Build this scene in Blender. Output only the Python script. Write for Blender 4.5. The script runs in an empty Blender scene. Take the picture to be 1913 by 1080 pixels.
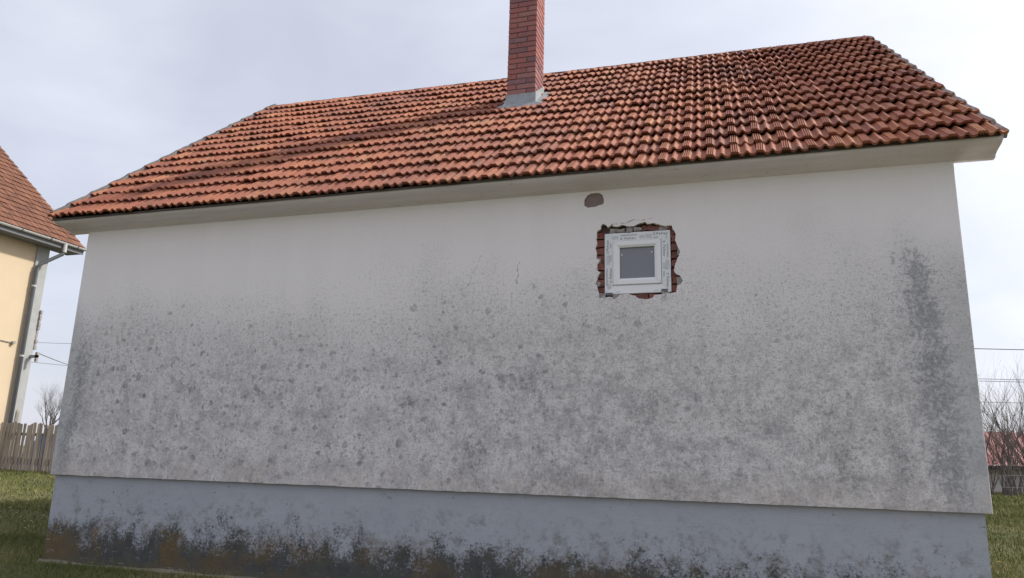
import bpy, bmesh, math, random
import numpy as np
from mathutils import Vector, Matrix, Euler, noise as mnoise
from mathutils.geometry import tessellate_polygon

random.seed(7); np.random.seed(7)
sc = bpy.context.scene
col = sc.collection
R = math.radians

# ------------------------------------------------------------------ camera
CAM = Vector((7.32592, -6.47667, 0.30054))
cr = Vector((0.95370214, 0.29957612, 0.02657761))
cd = Vector((-0.04195499, 0.22002709, -0.97459112))
cf = Vector((-0.29781202, 0.92835458, 0.22240902))
cam_d = bpy.data.cameras.new('camera'); cam = bpy.data.objects.new('camera', cam_d); col.objects.link(cam)
cam.matrix_world = Matrix(((cr.x, -cd.x, -cf.x, CAM.x), (cr.y, -cd.y, -cf.y, CAM.y), (cr.z, -cd.z, -cf.z, CAM.z), (0, 0, 0, 1)))
FPX = 1388.5
cam_d.sensor_width = 36.0; cam_d.lens = FPX / 1913 * 36.0
cam_d.clip_start = 0.05; cam_d.clip_end = 6000
sc.camera = cam

# ------------------------------------------------------------------ sky, sun, exposure
SUN_AZ, SUN_EL = R(24), R(39)          # azimuth measured from +x towards +y
sdir = Vector((math.cos(SUN_EL) * math.cos(SUN_AZ), math.cos(SUN_EL) * math.sin(SUN_AZ), math.sin(SUN_EL)))
world = bpy.data.worlds.new('World'); sc.world = world; world.use_nodes = True
wn = world.node_tree; wn.nodes.clear()
w_out = wn.nodes.new('ShaderNodeOutputWorld'); w_bg = wn.nodes.new('ShaderNodeBackground')
w_sky = wn.nodes.new('ShaderNodeTexSky'); w_sky.sky_type = 'NISHITA'; w_sky.sun_disc = False
w_sky.sun_elevation = SUN_EL; w_sky.sun_rotation = math.pi / 2 - SUN_AZ
w_sky.air_density = 1.0; w_sky.dust_density = 2.5; w_sky.ozone_density = 1.0; w_sky.altitude = 100
# a thin milky veil of cloud over the clear sky
w_tc = wn.nodes.new('ShaderNodeTexCoord'); w_map = wn.nodes.new('ShaderNodeMapping')
w_map.inputs['Scale'].default_value = (1, 1, 2.4)
w_no = wn.nodes.new('ShaderNodeTexNoise'); w_no.inputs['Scale'].default_value = 3.0; w_no.inputs['Detail'].default_value = 6; w_no.inputs['Distortion'].default_value = 0.4
w_cr = wn.nodes.new('ShaderNodeValToRGB')
w_cr.color_ramp.elements[0].position = 0.3; w_cr.color_ramp.elements[0].color = (4.05, 4.2, 4.85, 1)
w_cr.color_ramp.elements[1].position = 0.72; w_cr.color_ramp.elements[1].color = (5.35, 5.45, 6.1, 1)
w_mx = wn.nodes.new('ShaderNodeMixRGB'); w_mx.inputs[0].default_value = 0.80
wn.links.new(w_tc.outputs['Generated'], w_map.inputs['Vector']); wn.links.new(w_map.outputs[0], w_no.inputs['Vector'])
wn.links.new(w_no.outputs['Fac'], w_cr.inputs[0])
wn.links.new(w_sky.outputs[0], w_mx.inputs[1]); wn.links.new(w_cr.outputs[0], w_mx.inputs[2])
w_dot = wn.nodes.new('ShaderNodeVectorMath'); w_dot.operation = 'DOT_PRODUCT'; w_dot.inputs[1].default_value = sdir
wn.links.new(w_tc.outputs['Generated'], w_dot.inputs[0])
w_mxm = wn.nodes.new('ShaderNodeMath'); w_mxm.operation = 'MAXIMUM'; wn.links.new(w_dot.outputs['Value'], w_mxm.inputs[0]); w_mxm.inputs[1].default_value = 0.0
w_pw = wn.nodes.new('ShaderNodeMath'); w_pw.operation = 'POWER'; wn.links.new(w_mxm.outputs[0], w_pw.inputs[0]); w_pw.inputs[1].default_value = 2.5
w_gl = wn.nodes.new('ShaderNodeMixRGB'); w_gl.blend_type = 'ADD'; w_gl.inputs[2].default_value = (3.0, 2.95, 2.9, 1)
wn.links.new(w_pw.outputs[0], w_gl.inputs[0]); wn.links.new(w_mx.outputs[0], w_gl.inputs[1])
wn.links.new(w_gl.outputs[0], w_bg.inputs[0]); w_bg.inputs[1].default_value = 0.11
wn.links.new(w_bg.outputs[0], w_out.inputs[0])

sun_d = bpy.data.lights.new('sun', 'SUN'); sun_d.energy = 2.6; sun_d.angle = R(3.5); sun_d.color = (1.0, 0.94, 0.84)
sun = bpy.data.objects.new('sun', sun_d); col.objects.link(sun)
sun.rotation_euler = sdir.to_track_quat('Z', 'Y').to_euler(); sun.location = (20, 10, 30)

sc.view_settings.view_transform = 'Standard'; sc.view_settings.look = 'None'
sc.view_settings.gamma = 1.0; sc.view_settings.use_curve_mapping = False
sc.view_settings.exposure = 0.62

# ------------------------------------------------------------------ helpers
def on_y(px, py, y):
    """world point seen at photo pixel (px,py) lying in the plane Y=y (used to measure the place)"""
    r = cf + cr * ((px - 956.5) / FPX) + cd * ((py - 540) / FPX)
    return CAM + r * ((y - CAM.y) / r.y)

def proj(x, y, z):
    v = Vector((x, y, z)) - CAM; d = v.dot(cf)
    return 956.5 + FPX * v.dot(cr) / d, 540 + FPX * v.dot(cd) / d, d

def obj(name, me, mat=None, parent=None):
    o = bpy.data.objects.new(name, me); col.objects.link(o)
    if mat is not None and len(me.materials) == 0: me.materials.append(mat)
    if parent is not None: o.parent = parent
    return o

def tag(o, label=None, cat=None, group=None, kind=None):
    if label: o['label'] = label
    if cat: o['category'] = cat
    if group: o['group'] = group
    if kind: o['kind'] = kind
    return o

def thing(name, loc, label, cat, group=None):
    o = bpy.data.objects.new(name, None); col.objects.link(o); o.location = loc; o.empty_display_size = 0.3
    o.matrix_world = Matrix.Translation(Vector(loc))
    return tag(o, label, cat, group)

class MB:
    def __init__(s): s.v = []; s.f = []
    def add(s, vs, fs):
        b = len(s.v); s.v += [tuple(p) for p in vs]; s.f += [tuple(i + b for i in q) for q in fs]
    def box(s, x0, x1, y0, y1, z0, z1):
        s.add([(x0, y0, z0), (x1, y0, z0), (x1, y1, z0), (x0, y1, z0), (x0, y0, z1), (x1, y0, z1), (x1, y1, z1), (x0, y1, z1)],
              [(0, 3, 2, 1), (4, 5, 6, 7), (0, 1, 5, 4), (1, 2, 6, 5), (2, 3, 7, 6), (3, 0, 4, 7)])
    def prism_x(s, prof, x0, x1):
        """closed (y,z) profile pushed along x"""
        n = len(prof)
        s.add([(x0, y, z) for y, z in prof] + [(x1, y, z) for y, z in prof],
              [(i, (i + 1) % n, n + (i + 1) % n, n + i) for i in range(n)] + [tuple(range(n))[::-1], tuple(range(n, 2 * n))])
    def prism_y(s, prof, y0, y1):
        n = len(prof)
        s.add([(x, y0, z) for x, z in prof] + [(x, y1, z) for x, z in prof],
              [(i, (i + 1) % n, n + (i + 1) % n, n + i) for i in range(n)] + [tuple(range(n))[::-1], tuple(range(n, 2 * n))])
    def tube(s, pts, rad, n=6, caps=True):
        pts = [Vector(p) for p in pts]; k = len(pts)
        rs = rad if isinstance(rad, (list, tuple)) else [rad] * k
        base = len(s.v)
        for i, p in enumerate(pts):
            d = (pts[min(i + 1, k - 1)] - pts[max(i - 1, 0)]).normalized()
            a = d.orthogonal().normalized() if abs(d.z) > 0.95 else d.cross(Vector((0, 0, 1))).normalized()
            b = d.cross(a)
            for j in range(n):
                t = 2 * math.pi * j / n
                s.v.append(tuple(p + (a * math.cos(t) + b * math.sin(t)) * rs[i]))
        for i in range(k - 1):
            for j in range(n):
                q = base + i * n
                s.f.append((q + j, q + (j + 1) % n, q + n + (j + 1) % n, q + n + j))
        if caps:
            s.f.append(tuple(base + j for j in range(n))[::-1]); s.f.append(tuple(base + (k - 1) * n + j for j in range(n)))
    def mesh(s, name, mat=None, smooth=False, fix=True):
        me = bpy.data.meshes.new(name); me.from_pydata(s.v, [], s.f)
        if mat: me.materials.append(mat)
        if fix:
            bm = bmesh.new(); bm.from_mesh(me); bmesh.ops.recalc_face_normals(bm, faces=bm.faces); bm.to_mesh(me); bm.free()
        if smooth:
            me.polygons.foreach_set('use_smooth', [True] * len(me.polygons))
        me.update(); return me
    def build(s, name, mat=None, parent=None, smooth=False, loc=None):
        me = s.mesh(name, mat, smooth)
        if parent is not None:            # vertices are in world space: move them into the parent's frame
            inv = parent.matrix_world.inverted(); me.transform(inv)
        o = obj(name, me, None, parent)
        if parent is not None: o.matrix_world  # parent has identity rotation
        return o

# ------------------------------------------------------------------ node material helper
class NM:
    def __init__(s, name):
        s.m = bpy.data.materials.new(name); s.m.use_nodes = True; s.t = s.m.node_tree; s.t.nodes.clear()
        s.out = s.t.nodes.new('ShaderNodeOutputMaterial'); s.b = s.t.nodes.new('ShaderNodeBsdfPrincipled')
        s.t.links.new(s.b.outputs[0], s.out.inputs[0])
        s.b.inputs['Roughness'].default_value = 0.85
        s.geo = s.t.nodes.new('ShaderNodeNewGeometry'); s.tc = s.t.nodes.new('ShaderNodeTexCoord')
        s.P = s.geo.outputs['Position']; s.O = s.tc.outputs['Object']
    def put(s, sock, v):
        if hasattr(v, 'links') or isinstance(v, bpy.types.NodeSocket): s.t.links.new(v, sock)
        else:
            if isinstance(v, (tuple, list)) and len(v) == 3 and sock.type == 'RGBA': v = (*v, 1)
            sock.default_value = v
    def math(s, op, a, b=0.0, c=0.0, clamp=False):
        n = s.t.nodes.new('ShaderNodeMath'); n.operation = op; n.use_clamp = clamp
        s.put(n.inputs[0], a); s.put(n.inputs[1], b); s.put(n.inputs[2], c); return n.outputs[0]
    def mul(s, a, b): return s.math('MULTIPLY', a, b)
    def add(s, a, b): return s.math('ADD', a, b)
    def sub(s, a, b): return s.math('SUBTRACT', a, b)
    def mn(s, a, b): return s.math('MINIMUM', a, b)
    def mx(s, a, b): return s.math('MAXIMUM', a, b)
    def step(s, v, a, b, lo=0.0, hi=1.0):
        n = s.t.nodes.new('ShaderNodeMapRange'); n.interpolation_type = 'SMOOTHSTEP'
        s.put(n.inputs[0], v); s.put(n.inputs[1], a); s.put(n.inputs[2], b); s.put(n.inputs[3], lo); s.put(n.inputs[4], hi)
        return n.outputs[0]
    def noise(s, vec, scale, detail=4, rough=0.55, dist=0.0, out='Fac'):
        n = s.t.nodes.new('ShaderNodeTexNoise'); s.put(n.inputs['Vector'], vec); s.put(n.inputs['Scale'], scale)
        n.inputs['Detail'].default_value = detail; n.inputs['Roughness'].default_value = rough; n.inputs['Distortion'].default_value = dist
        return n.outputs[out]
    def voro(s, vec, scale, feature='F1', rnd=1.0):
        n = s.t.nodes.new('ShaderNodeTexVoronoi'); n.feature = feature; s.put(n.inputs['Vector'], vec); s.put(n.inputs['Scale'], scale)
        n.inputs['Randomness'].default_value = rnd; return n
    def vmap(s, vec, scale=(1, 1, 1), loc=(0, 0, 0), rot=(0, 0, 0)):
        n = s.t.nodes.new('ShaderNodeMapping'); s.put(n.inputs['Vector'], vec)
        n.inputs['Scale'].default_value = scale; n.inputs['Location'].default_value = loc; n.inputs['Rotation'].default_value = rot
        return n.outputs[0]
    def vadd(s, a, b, k=1.0):
        n = s.t.nodes.new('ShaderNodeVectorMath'); n.operation = 'MULTIPLY_ADD'
        s.put(n.inputs[0], b); n.inputs[1].default_value = (k, k, k); s.put(n.inputs[2], a); return n.outputs[0]
    def xyz(s, vec):
        n = s.t.nodes.new('ShaderNodeSeparateXYZ'); s.put(n.inputs[0], vec); return n.outputs
    def mix(s, f, a, b, mode='MIX'):
        n = s.t.nodes.new('ShaderNodeMixRGB'); n.blend_type = mode; s.put(n.inputs[0], f); s.put(n.inputs[1], a); s.put(n.inputs[2], b); return n.outputs[0]
    def ramp(s, v, stops):
        n = s.t.nodes.new('ShaderNodeValToRGB'); s.put(n.inputs[0], v); e = n.color_ramp.elements
        while len(e) < len(stops): e.new(0.5)
        for i, (p, c) in enumerate(stops): e[i].position = p; e[i].color = (*c, 1) if len(c) == 3 else c
        return n.outputs[0]
    def attr(s, name, typ='GEOMETRY', out='Fac'):
        n = s.t.nodes.new('ShaderNodeAttribute'); n.attribute_name = name; n.attribute_type = typ; return n.outputs[out]
    def objrnd(s):
        return s.t.nodes.new('ShaderNodeObjectInfo').outputs['Random']
    def bump(s, h, strength=0.4, dist=0.01):
        n = s.t.nodes.new('ShaderNodeBump'); s.put(n.inputs['Height'], h); n.inputs['Strength'].default_value = strength
        n.inputs['Distance'].default_value = dist; s.t.links.new(n.outputs[0], s.b.inputs['Normal'])
    def fin(s, color, rough=None, spec=None, metal=None):
        s.put(s.b.inputs['Base Color'], color)
        if rough is not None: s.put(s.b.inputs['Roughness'], rough)
        if spec is not None: s.b.inputs['Specular IOR Level'].default_value = spec
        if metal is not None: s.b.inputs['Metallic'].default_value = metal
        return s.m

def simple(name, c, rough=0.8, var=0.15, scale=8.0, spec=0.3, metal=0.0, bump=0.0, bscale=60):
    n = NM(name); f = n.noise(n.P, scale, 5, 0.6)
    k = n.ramp(f, [(0.25, tuple(x * (1 - var) for x in c)), (0.75, tuple(min(1, x * (1 + var)) for x in c))])
    if bump: n.bump(n.noise(n.P, bscale, 4, 0.6), bump, 0.005)
    return n.fin(k, rough, spec, metal)

# ---- wall plaster: off-white, grimy and lichen spotted below
def mat_plaster():
    n = NM('plaster'); P = n.P; X, Y, Z = n.xyz(P)
    big = n.noise(P, 0.75, 3, 0.5); med = n.noise(P, 2.6, 5, 0.6); fine = n.noise(P, 34, 4, 0.7); vfine = n.noise(P, 85, 3, 0.7)
    streak = n.noise(n.vmap(P, (3.5, 3.5, 0.35)), 1.0, 4, 0.6)
    # height of the dirt line wanders; dirtier to the left and right of the middle
    zz = n.add(n.sub(Z, 0.16), n.add(n.mul(n.sub(big, 0.5), -1.2), n.mul(n.sub(med, 0.5), -0.8)))
    dirt = n.step(zz, 1.95, 1.25)
    right = n.step(X, 5.2, 8.4)
    dirt = n.math('MAXIMUM', dirt, n.mul(n.step(zz, 2.45, 1.5), n.mul(right, 0.8)))
    midclean = n.step(n.math('ABSOLUTE', n.sub(X, n.add(3.85, n.mul(n.sub(streak, .5), .9)))), 0.05, 0.5, 0.55, 1.0)
    dirt = n.mul(dirt, midclean)
    clean = n.ramp(n.add(n.mul(streak, .6), n.mul(med, .4)), [(0.3, (0.815, 0.772, 0.77)), (0.7, (0.87, 0.828, 0.822))])
    off = lambda a, b, c: n.vmap(P, (1, 1, 1), (a, b, c))
    mott = n.step(n.noise(off(3, 1, 8), 4.0, 8, 0.74), 0.42, 0.66)
    mott2 = n.step(n.noise(off(11, 4, 2), 11.5, 7, 0.74), 0.44, 0.68)
    side = n.mx(n.step(X, 3.9, 5.2, 0.72, 1.0), n.step(X, 3.6, 2.2, 0.72, 0.92))
    depth = n.mul(n.step(zz, 1.75, 0.35), side)
    depth2 = n.mul(n.step(zz, 2.0, 0.75), side)
    c = n.mix(n.mul(dirt, 0.42), clean, (0.56, 0.54, 0.54))
    c = n.mix(n.mul(n.mul(mott, depth), 0.68), c, (0.30, 0.292, 0.30))
    c = n.mix(n.mul(n.mul(mott2, depth2), 0.50), c, (0.26, 0.253, 0.262))
    # salt and pepper speckle
    sp = n.mul(n.step(fine, 0.50, 0.68), n.step(zz, 2.15, 1.45))
    c = n.mix(n.mul(sp, 0.55), c, (0.22, 0.215, 0.22))
    sp2 = n.mul(n.step(vfine, 0.52, 0.66), n.step(zz, 2.45, 1.2))
    c = n.mix(n.mul(sp2, 0.75), c, (0.19, 0.185, 0.19))
    lt = n.mul(n.step(n.noise(off(7, 3, 5), 44, 3, 0.7), 0.53, 0.68), dirt)
    c = n.mix(n.mul(lt, 0.55), c, (0.82, 0.775, 0.77))
    # lichen spots, each with its own size, darkness and ragged outline
    warp = n.vadd(n.vadd(P, n.noise(P, 9, 3, 0.6, out='Color'), 0.09), n.noise(P, 38, 3, 0.7, out='Color'), 0.035)
    for sc_, lo, k in ((7.0, 0.07, 0.80), (9.5, 0.10, 0.85), (13.0, 0.12, 0.80), (21.0, 0.14, 0.75)):
        v = n.voro(n.vmap(warp, (1, 0.0, 1), (sc_ * 3.1, 0, sc_)), sc_)
        hue = n.xyz(v.outputs['Color'])
        clump = n.noise(off(sc_, 1, 2), 1.7, 4, 0.65)
        prob = n.mul(n.step(clump, 0.32, 0.56), n.mul(n.step(zz, 1.85, 0.8), n.step(X, 7.5, 4.0, 0.45, 1.0)))
        on = n.math('LESS_THAN', hue[0], n.mul(prob, 0.95))
        rad = n.add(lo, n.mul(n.mul(hue[1], hue[1]), 0.26))
        rn = n.math('DIVIDE', v.outputs['Distance'], rad)
        m = n.mul(n.step(rn, 1.2, 0.45), n.step(rn, 0.05, 0.7, 0.6, 1.0))
        brk = n.step(fine, 0.28, 0.58, 0.25, 1.0)
        c = n.mix(n.mul(n.mul(m, on), n.mul(brk, n.mul(n.step(X, 4.2, 6.5, 1.0, 0.6), n.add(k * 0.30, n.mul(hue[2], k * 0.75))))), c, (0.17, 0.168, 0.175))
    # denser black mould low down on the right half
    blot = n.noise(n.vmap(P, (1, 1, 0.8), (3, 0, 9)), 2.6, 9, 0.74)
    bm_ = n.mul(n.step(blot, 0.50, 0.62), n.mul(n.step(zz, 1.35, 0.35), n.step(X, 3.8, 5.4, 0.30, 1.0)))
    c = n.mix(n.mul(bm_, n.step(fine, 0.35, 0.62, 0.12, 0.62)), c, (0.19, 0.187, 0.19))
    # washed dark staining towards both corners
    rag = n.noise(P, 5.0, 9, 0.75); ragf = n.noise(P, 26, 4, 0.7)
    wx_ = n.mul(n.sub(n.noise(off(5, 2, 7), 2.2, 4, 0.6), 0.5), 0.5)
    eL = n.math('ABSOLUTE', n.sub(n.add(X, n.mul(wx_, 0.35)), n.add(0.16, n.mul(Z, 0.035))))
    bL = n.mul(n.step(eL, 0.24, 0.0), n.step(zz, 2.3, 0.8))
    eR = n.sub(n.sub(8.76, n.mul(n.sub(Z, 0.6), 0.08)), n.add(X, n.mul(wx_, 0.45)))
    eR = n.mx(n.mul(eR, 1.45), n.mul(eR, -1.8))
    bR = n.mul(n.step(eR, 0.48, 0.0), n.step(zz, 2.7, 1.2))
    soft = n.mx(bL, bR)
    bn = n.add(n.mul(n.sub(rag, 0.5), 1.3), n.mul(n.sub(n.noise(off(2, 5, 1), 21, 6, 0.75), 0.5), 1.1))
    band = n.step(n.add(n.mul(soft, 0.52), n.add(bn, n.mul(n.sub(fine, 0.5), 0.9))), 0.22, 0.58)
    flk = n.step(n.noise(off(6, 2, 4), 34, 5, 0.75), 0.52, 0.62)
    c = n.mix(n.mul(soft, 0.25), c, (0.44, 0.44, 0.465))
    c = n.mix(n.mul(band, n.step(soft, 0.05, 0.4, 0, 0.68)), c, (0.215, 0.22, 0.24))
    c = n.mix(n.mul(n.mul(flk, soft), 0.75), c, (0.62, 0.61, 0.61))
    edge = n.mx(n.step(X, 0.22, 0.02), n.step(X, 8.70, 8.97))
    c = n.mix(n.mul(n.mul(edge, n.step(zz, 2.3, 1.2)), 0.45), c, (0.42, 0.43, 0.44))
    # warm sandy cast along the lower edge
    low = n.mul(n.step(n.add(Z, n.mul(n.sub(med, .5), .3)), 0.30, 0.02), n.step(rag, 0.35, 0.6))
    c = n.mix(n.mul(low, 0.45), c, (0.58, 0.50, 0.45))
    # hairline cracks above left of the window
    for x0, z0, k, zlo, zhi, sd in ((4.83, 1.98, 0.50, 1.80, 2.22, 1.0), (5.30, 2.0, 0.12, 1.86, 2.14, 4.0), (6.42, 2.44, 9.0, 2.40, 2.49, 2.0)):
        wv = n.mul(n.sub(n.noise(n.vmap(P, (1, 1, 1), (sd, sd, sd)), 9, 5, 0.7), 0.5), 0.14)
        if k < 5: dd = n.math('ABSOLUTE', n.add(n.sub(X, x0), n.add(n.mul(n.sub(Z, z0), -k), wv)))
        else: dd = n.math('ABSOLUTE', n.add(n.sub(Z, n.add(z0, n.mul(n.sub(X, x0), 0.10))), n.mul(wv, 0.7)))
        rng = n.mul(n.step(Z, zlo, zlo + .05), n.step(Z, zhi, zhi - .05))
        if k > 5: rng = n.mul(n.step(X, 6.15, 6.22), n.step(X, 6.62, 6.5))
        cm = n.mul(n.mul(n.step(dd, 0.0055, 0.001), rng), n.step(ragf, 0.38, 0.55))
        c = n.mix(n.mul(cm, 0.7), c, (0.12, 0.115, 0.11))
    h = n.add(n.mul(vfine, 0.6), n.mul(fine, 0.6))
    n.bump(h, 0.5, 0.008)
    return n.fin(c, 0.93, 0.2)

# ---- painted plinth with moss and soot at its foot
def mat_plinth():
    n = NM('plinth_paint'); P = n.P; X, Y, Z = n.xyz(P)
    med = n.noise(P, 2.2, 5, 0.6); rag = n.noise(P, 5.5, 7, 0.72); fine = n.noise(P, 42, 5, 0.75); hs = n.noise(n.vmap(P, (4, 4, 40)), 1.0, 4, 0.6)
    c = n.ramp(n.add(n.mul(med, .7), n.mul(hs, .3)), [(0.3, (0.365, 0.380, 0.425)), (0.7, (0.43, 0.445, 0.485))])
    c = n.mix(n.mul(n.step(n.noise(P, 14, 5, 0.7), 0.56, 0.75), 0.25), c, (0.17, 0.185, 0.2))
    zz = n.add(Z, n.add(n.mul(n.sub(rag, 0.5), -0.75), n.mul(n.sub(med, 0.5), -0.45)))
    isl = n.noise(n.vmap(P, (1, 1, 0.85), (2, 0, 5)), 4.6, 10, 0.74)
    hz = n.mul(n.step(zz, -0.05, -0.45), n.step(n.noise(P, 9, 7, 0.75), 0.46, 0.66))
    c = n.mix(n.mul(hz, 0.70), c, (0.17, 0.168, 0.155))
    hg = n.step(Z, -0.18, -0.86, 0.0, 0.41)
    crust = n.step(n.add(n.add(isl, hg), n.mul(n.sub(fine, 0.5), 0.70)), 0.61, 0.83)
    dk = n.ramp(n.noise(P, 9, 5, 0.65), [(0.35, (0.030, 0.030, 0.030)), (0.55, (0.055, 0.055, 0.046)), (0.75, (0.105, 0.105, 0.085))])
    c = n.mix(n.mul(crust, 0.92), c, dk)
    # rusty brown and olive algae
    al = n.noise(n.vmap(P, (1, 1, 0.9), (4, 2, 1)), 2.3, 6, 0.62)
    am = n.mul(n.step(al, 0.47, 0.60), n.mul(n.step(zz, -0.42, -0.66), n.step(X, 3.4, 0.8, 0.45, 1.0)))
    am = n.mx(am, n.mul(n.mul(n.step(n.add(n.add(X, n.mul(n.sub(rag, .5), 1.1)), n.mul(n.sub(fine, .5), .5)), 0.75, 0.25), n.step(n.add(zz, n.mul(n.sub(fine, .5), .3)), -0.42, -0.70)), 0.8))
    c = n.mix(n.mul(am, n.step(fine, 0.30, 0.55, 0.4, 0.9)), c, n.ramp(rag, [(0.35, (0.12, 0.080, 0.030)), (0.6, (0.17, 0.105, 0.032)), (0.75, (0.11, 0.105, 0.045))]))
    base = n.step(n.add(Z, n.mul(n.sub(rag, .5), .12)), -0.78, -0.9)
    c = n.mix(n.mul(base, 0.65), c, (0.11, 0.098, 0.072))
    # chips, scratches and pale scrapes
    v = n.voro(n.vmap(n.vadd(P, n.noise(P, 20, 3, out='Color'), 0.05), (1, 0, 1.5)), 7.0); hv = n.xyz(v.outputs['Color'])
    chip = n.mul(n.step(v.outputs['Distance'], 0.085, 0.05), n.math('LESS_THAN', hv[0], 0.30))
    c = n.mix(n.mul(chip, 0.75), c, (0.085, 0.09, 0.1))
    scr = n.noise(n.vmap(P, (5, 5, 34), (1, 0, 3)), 1.0, 5, 0.65)
    c = n.mix(n.mul(n.mul(n.step(scr, 0.62, 0.70), n.step(Z, -0.45, -0.62)), 0.55), c, (0.38, 0.39, 0.41))
    n.bump(n.add(n.mul(fine, 0.7), n.mul(rag, 0.6)), 0.4, 0.012)
    return n.fin(c, 0.72, 0.3)

def mat_tile(name, part=True):
    n = NM(name); P = n.P
    r = n.attr('tint', 'OBJECT') if part else n.attr('tint', 'GEOMETRY')
    big = n.noise(P, 0.9, 4, 0.6); fine = n.noise(P, 22, 5, 0.7); med = n.noise(P, 5, 4, 0.6)
    c = n.ramp(r, [(0.0, (0.21, 0.066, 0.042)), (0.35, (0.295, 0.092, 0.050)), (0.75, (0.355, 0.122, 0.060)), (1.0, (0.40, 0.165, 0.08))])
    c = n.mix(n.mul(n.step(big, 0.42, 0.66), 0.5), c, (0.22, 0.08, 0.05))
    c = n.mix(n.mul(n.step(fine, 0.50, 0.74), 0.5), c, (0.12, 0.07, 0.055))
    c = n.mix(n.mul(n.step(med, 0.56, 0.74), 0.45), c, (0.16, 0.125, 0.095))
    c = n.mix(n.mul(n.step(n.noise(P, 2.4, 6, 0.7), 0.52, 0.70), 0.50), c, (0.13, 0.065, 0.048))
    lich = n.noise(n.vmap(P, (1, 1, 1), (4, 4, 4)), 30, 5, 0.75)
    c = n.mix(n.mul(n.step(lich, 0.64, 0.72), 0.5), c, (0.34, 0.31, 0.25))
    v = n.xyz(n.O) if part else None
    n.bump(n.add(fine, n.mul(n.noise(P, 90, 2), .4)), 0.25, 0.004)
    return n.fin(c, n.step(fine, 0.3, 0.7, 0.62, 0.82), 0.42)

def mat_brick(name, cols, fscale=26, grime=(0.10, 0.055, 0.05)):
    n = NM(name); r = n.objrnd(); fine = n.noise(n.P, fscale, 5, 0.7); big = n.noise(n.P, 5, 3)
    c = n.ramp(r, [(i / (len(cols) - 1), k) for i, k in enumerate(cols)])
    c = n.mix(n.mul(n.step(fine, 0.5, 0.75), 0.5), c, grime)
    c = n.mix(n.mul(n.step(big, 0.55, 0.75), 0.3), c, (0.19, 0.13, 0.13))
    n.bump(fine, 0.5, 0.006)
    return n.fin(c, 0.85, 0.25)

def mat_wood(name, a, b, axis='z'):
    n = NM(name); s = (30, 30, 1.6) if axis == 'z' else (1.6, 30, 30)
    off = n.t.nodes.new('ShaderNodeCombineXYZ'); r = n.objrnd(); n.put(off.inputs[0], n.mul(r, 30)); n.put(off.inputs[2], n.mul(r, 17))
    g = n.noise(n.vmap(n.vadd(n.P, off.outputs[0]), s), 1.0, 5, 0.65)
    c = n.ramp(n.add(n.mul(g, 0.75), n.mul(r, 0.25)), [(0.3, a), (0.72, b)])
    n.bump(g, 0.5, 0.01)
    return n.fin(c, 0.9, 0.15)

M = {}
M['plaster'] = mat_plaster(); M['plinth'] = mat_plinth()
M['tile'] = mat_tile('clay_tile', True); M['tile_mass'] = mat_tile('clay_tile_mass', False)
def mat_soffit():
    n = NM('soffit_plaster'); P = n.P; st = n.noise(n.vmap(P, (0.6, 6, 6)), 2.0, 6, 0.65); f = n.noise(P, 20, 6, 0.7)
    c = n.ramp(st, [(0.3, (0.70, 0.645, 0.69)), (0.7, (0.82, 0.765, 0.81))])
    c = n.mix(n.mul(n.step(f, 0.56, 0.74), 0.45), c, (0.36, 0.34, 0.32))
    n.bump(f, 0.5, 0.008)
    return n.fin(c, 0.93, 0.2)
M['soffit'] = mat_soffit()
M['dark_board'] = simple('tarred_board', (0.055, 0.050, 0.052), 0.8, 0.3, 6)
M['eave_wood'] = simple('eave_board', (0.085, 0.072, 0.07), 0.9, 0.4, 5)
M['verge_pale'] = simple('pale_verge_mortar', (0.24, 0.19, 0.17), 0.95, 0.3, 7, bump=0.6)
M['mortar'] = simple('old_mortar', (0.33, 0.30, 0.29), 0.95, 0.3, 30, bump=0.6)
M['joint'] = simple('chimney_joint', (0.14, 0.095, 0.10), 0.95, 0.25, 40)
M['vent'] = simple('patched_mortar', (0.26, 0.20, 0.195), 0.95, 0.12, 25, bump=0.5)
M['verge'] = simple('verge_mortar', (0.17, 0.16, 0.155), 0.95, 0.35, 9, bump=0.6)
M['ridge'] = simple('ridge_clay', (0.13, 0.07, 0.055), 0.85, 0.35, 7)
M['zinc'] = simple('zinc_sheet', (0.33, 0.35, 0.36), 0.55, 0.22, 13, spec=0.5, metal=0.35, bump=0.15, bscale=20)
M['brick'] = mat_brick('chimney_brick', [(0.23, 0.125, 0.135), (0.32, 0.13, 0.125), (0.37, 0.145, 0.125), (0.36, 0.175, 0.165), (0.25, 0.145, 0.155)])
M['raw_brick'] = mat_brick('raw_brick', [(0.16, 0.062, 0.052), (0.27, 0.10, 0.078), (0.20, 0.072, 0.058)], 22, (0.23, 0.17, 0.15))
M['pvc'] = simple('white_pvc', (0.84, 0.84, 0.86), 0.35, 0.02, 3, spec=0.5)
M['tape'] = simple('protective_film', (0.76, 0.77, 0.79), 0.5, 0.06, 25, spec=0.4)
M['print'] = simple('film_print', (0.10, 0.11, 0.13), 0.7, 0.1, 30)
M['print2'] = simple('film_fine_print', (0.40, 0.415, 0.45), 0.7, 0.1, 30)
M['pad'] = simple('grey_plastic', (0.13, 0.135, 0.15), 0.5, 0.1, 20)
M['slot'] = simple('dark_gap', (0.06, 0.06, 0.065), 0.8, 0.1, 20)
ng = NM('window_glass'); ng.b.inputs['Roughness'].default_value = 0.22
M['glass'] = ng.fin((0.17, 0.17, 0.195), 0.16, 0.9)
M['masonry'] = simple('masonry_core', (0.14, 0.09, 0.08), 0.95, 0.3, 18)
M['yellow'] = simple('yellow_render', (0.60, 0.485, 0.345), 0.92, 0.04, 1.2, bump=0.15)
M['white_paint'] = simple('white_gutter', (0.47, 0.48, 0.49), 0.4, 0.05, 4, spec=0.5)
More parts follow.
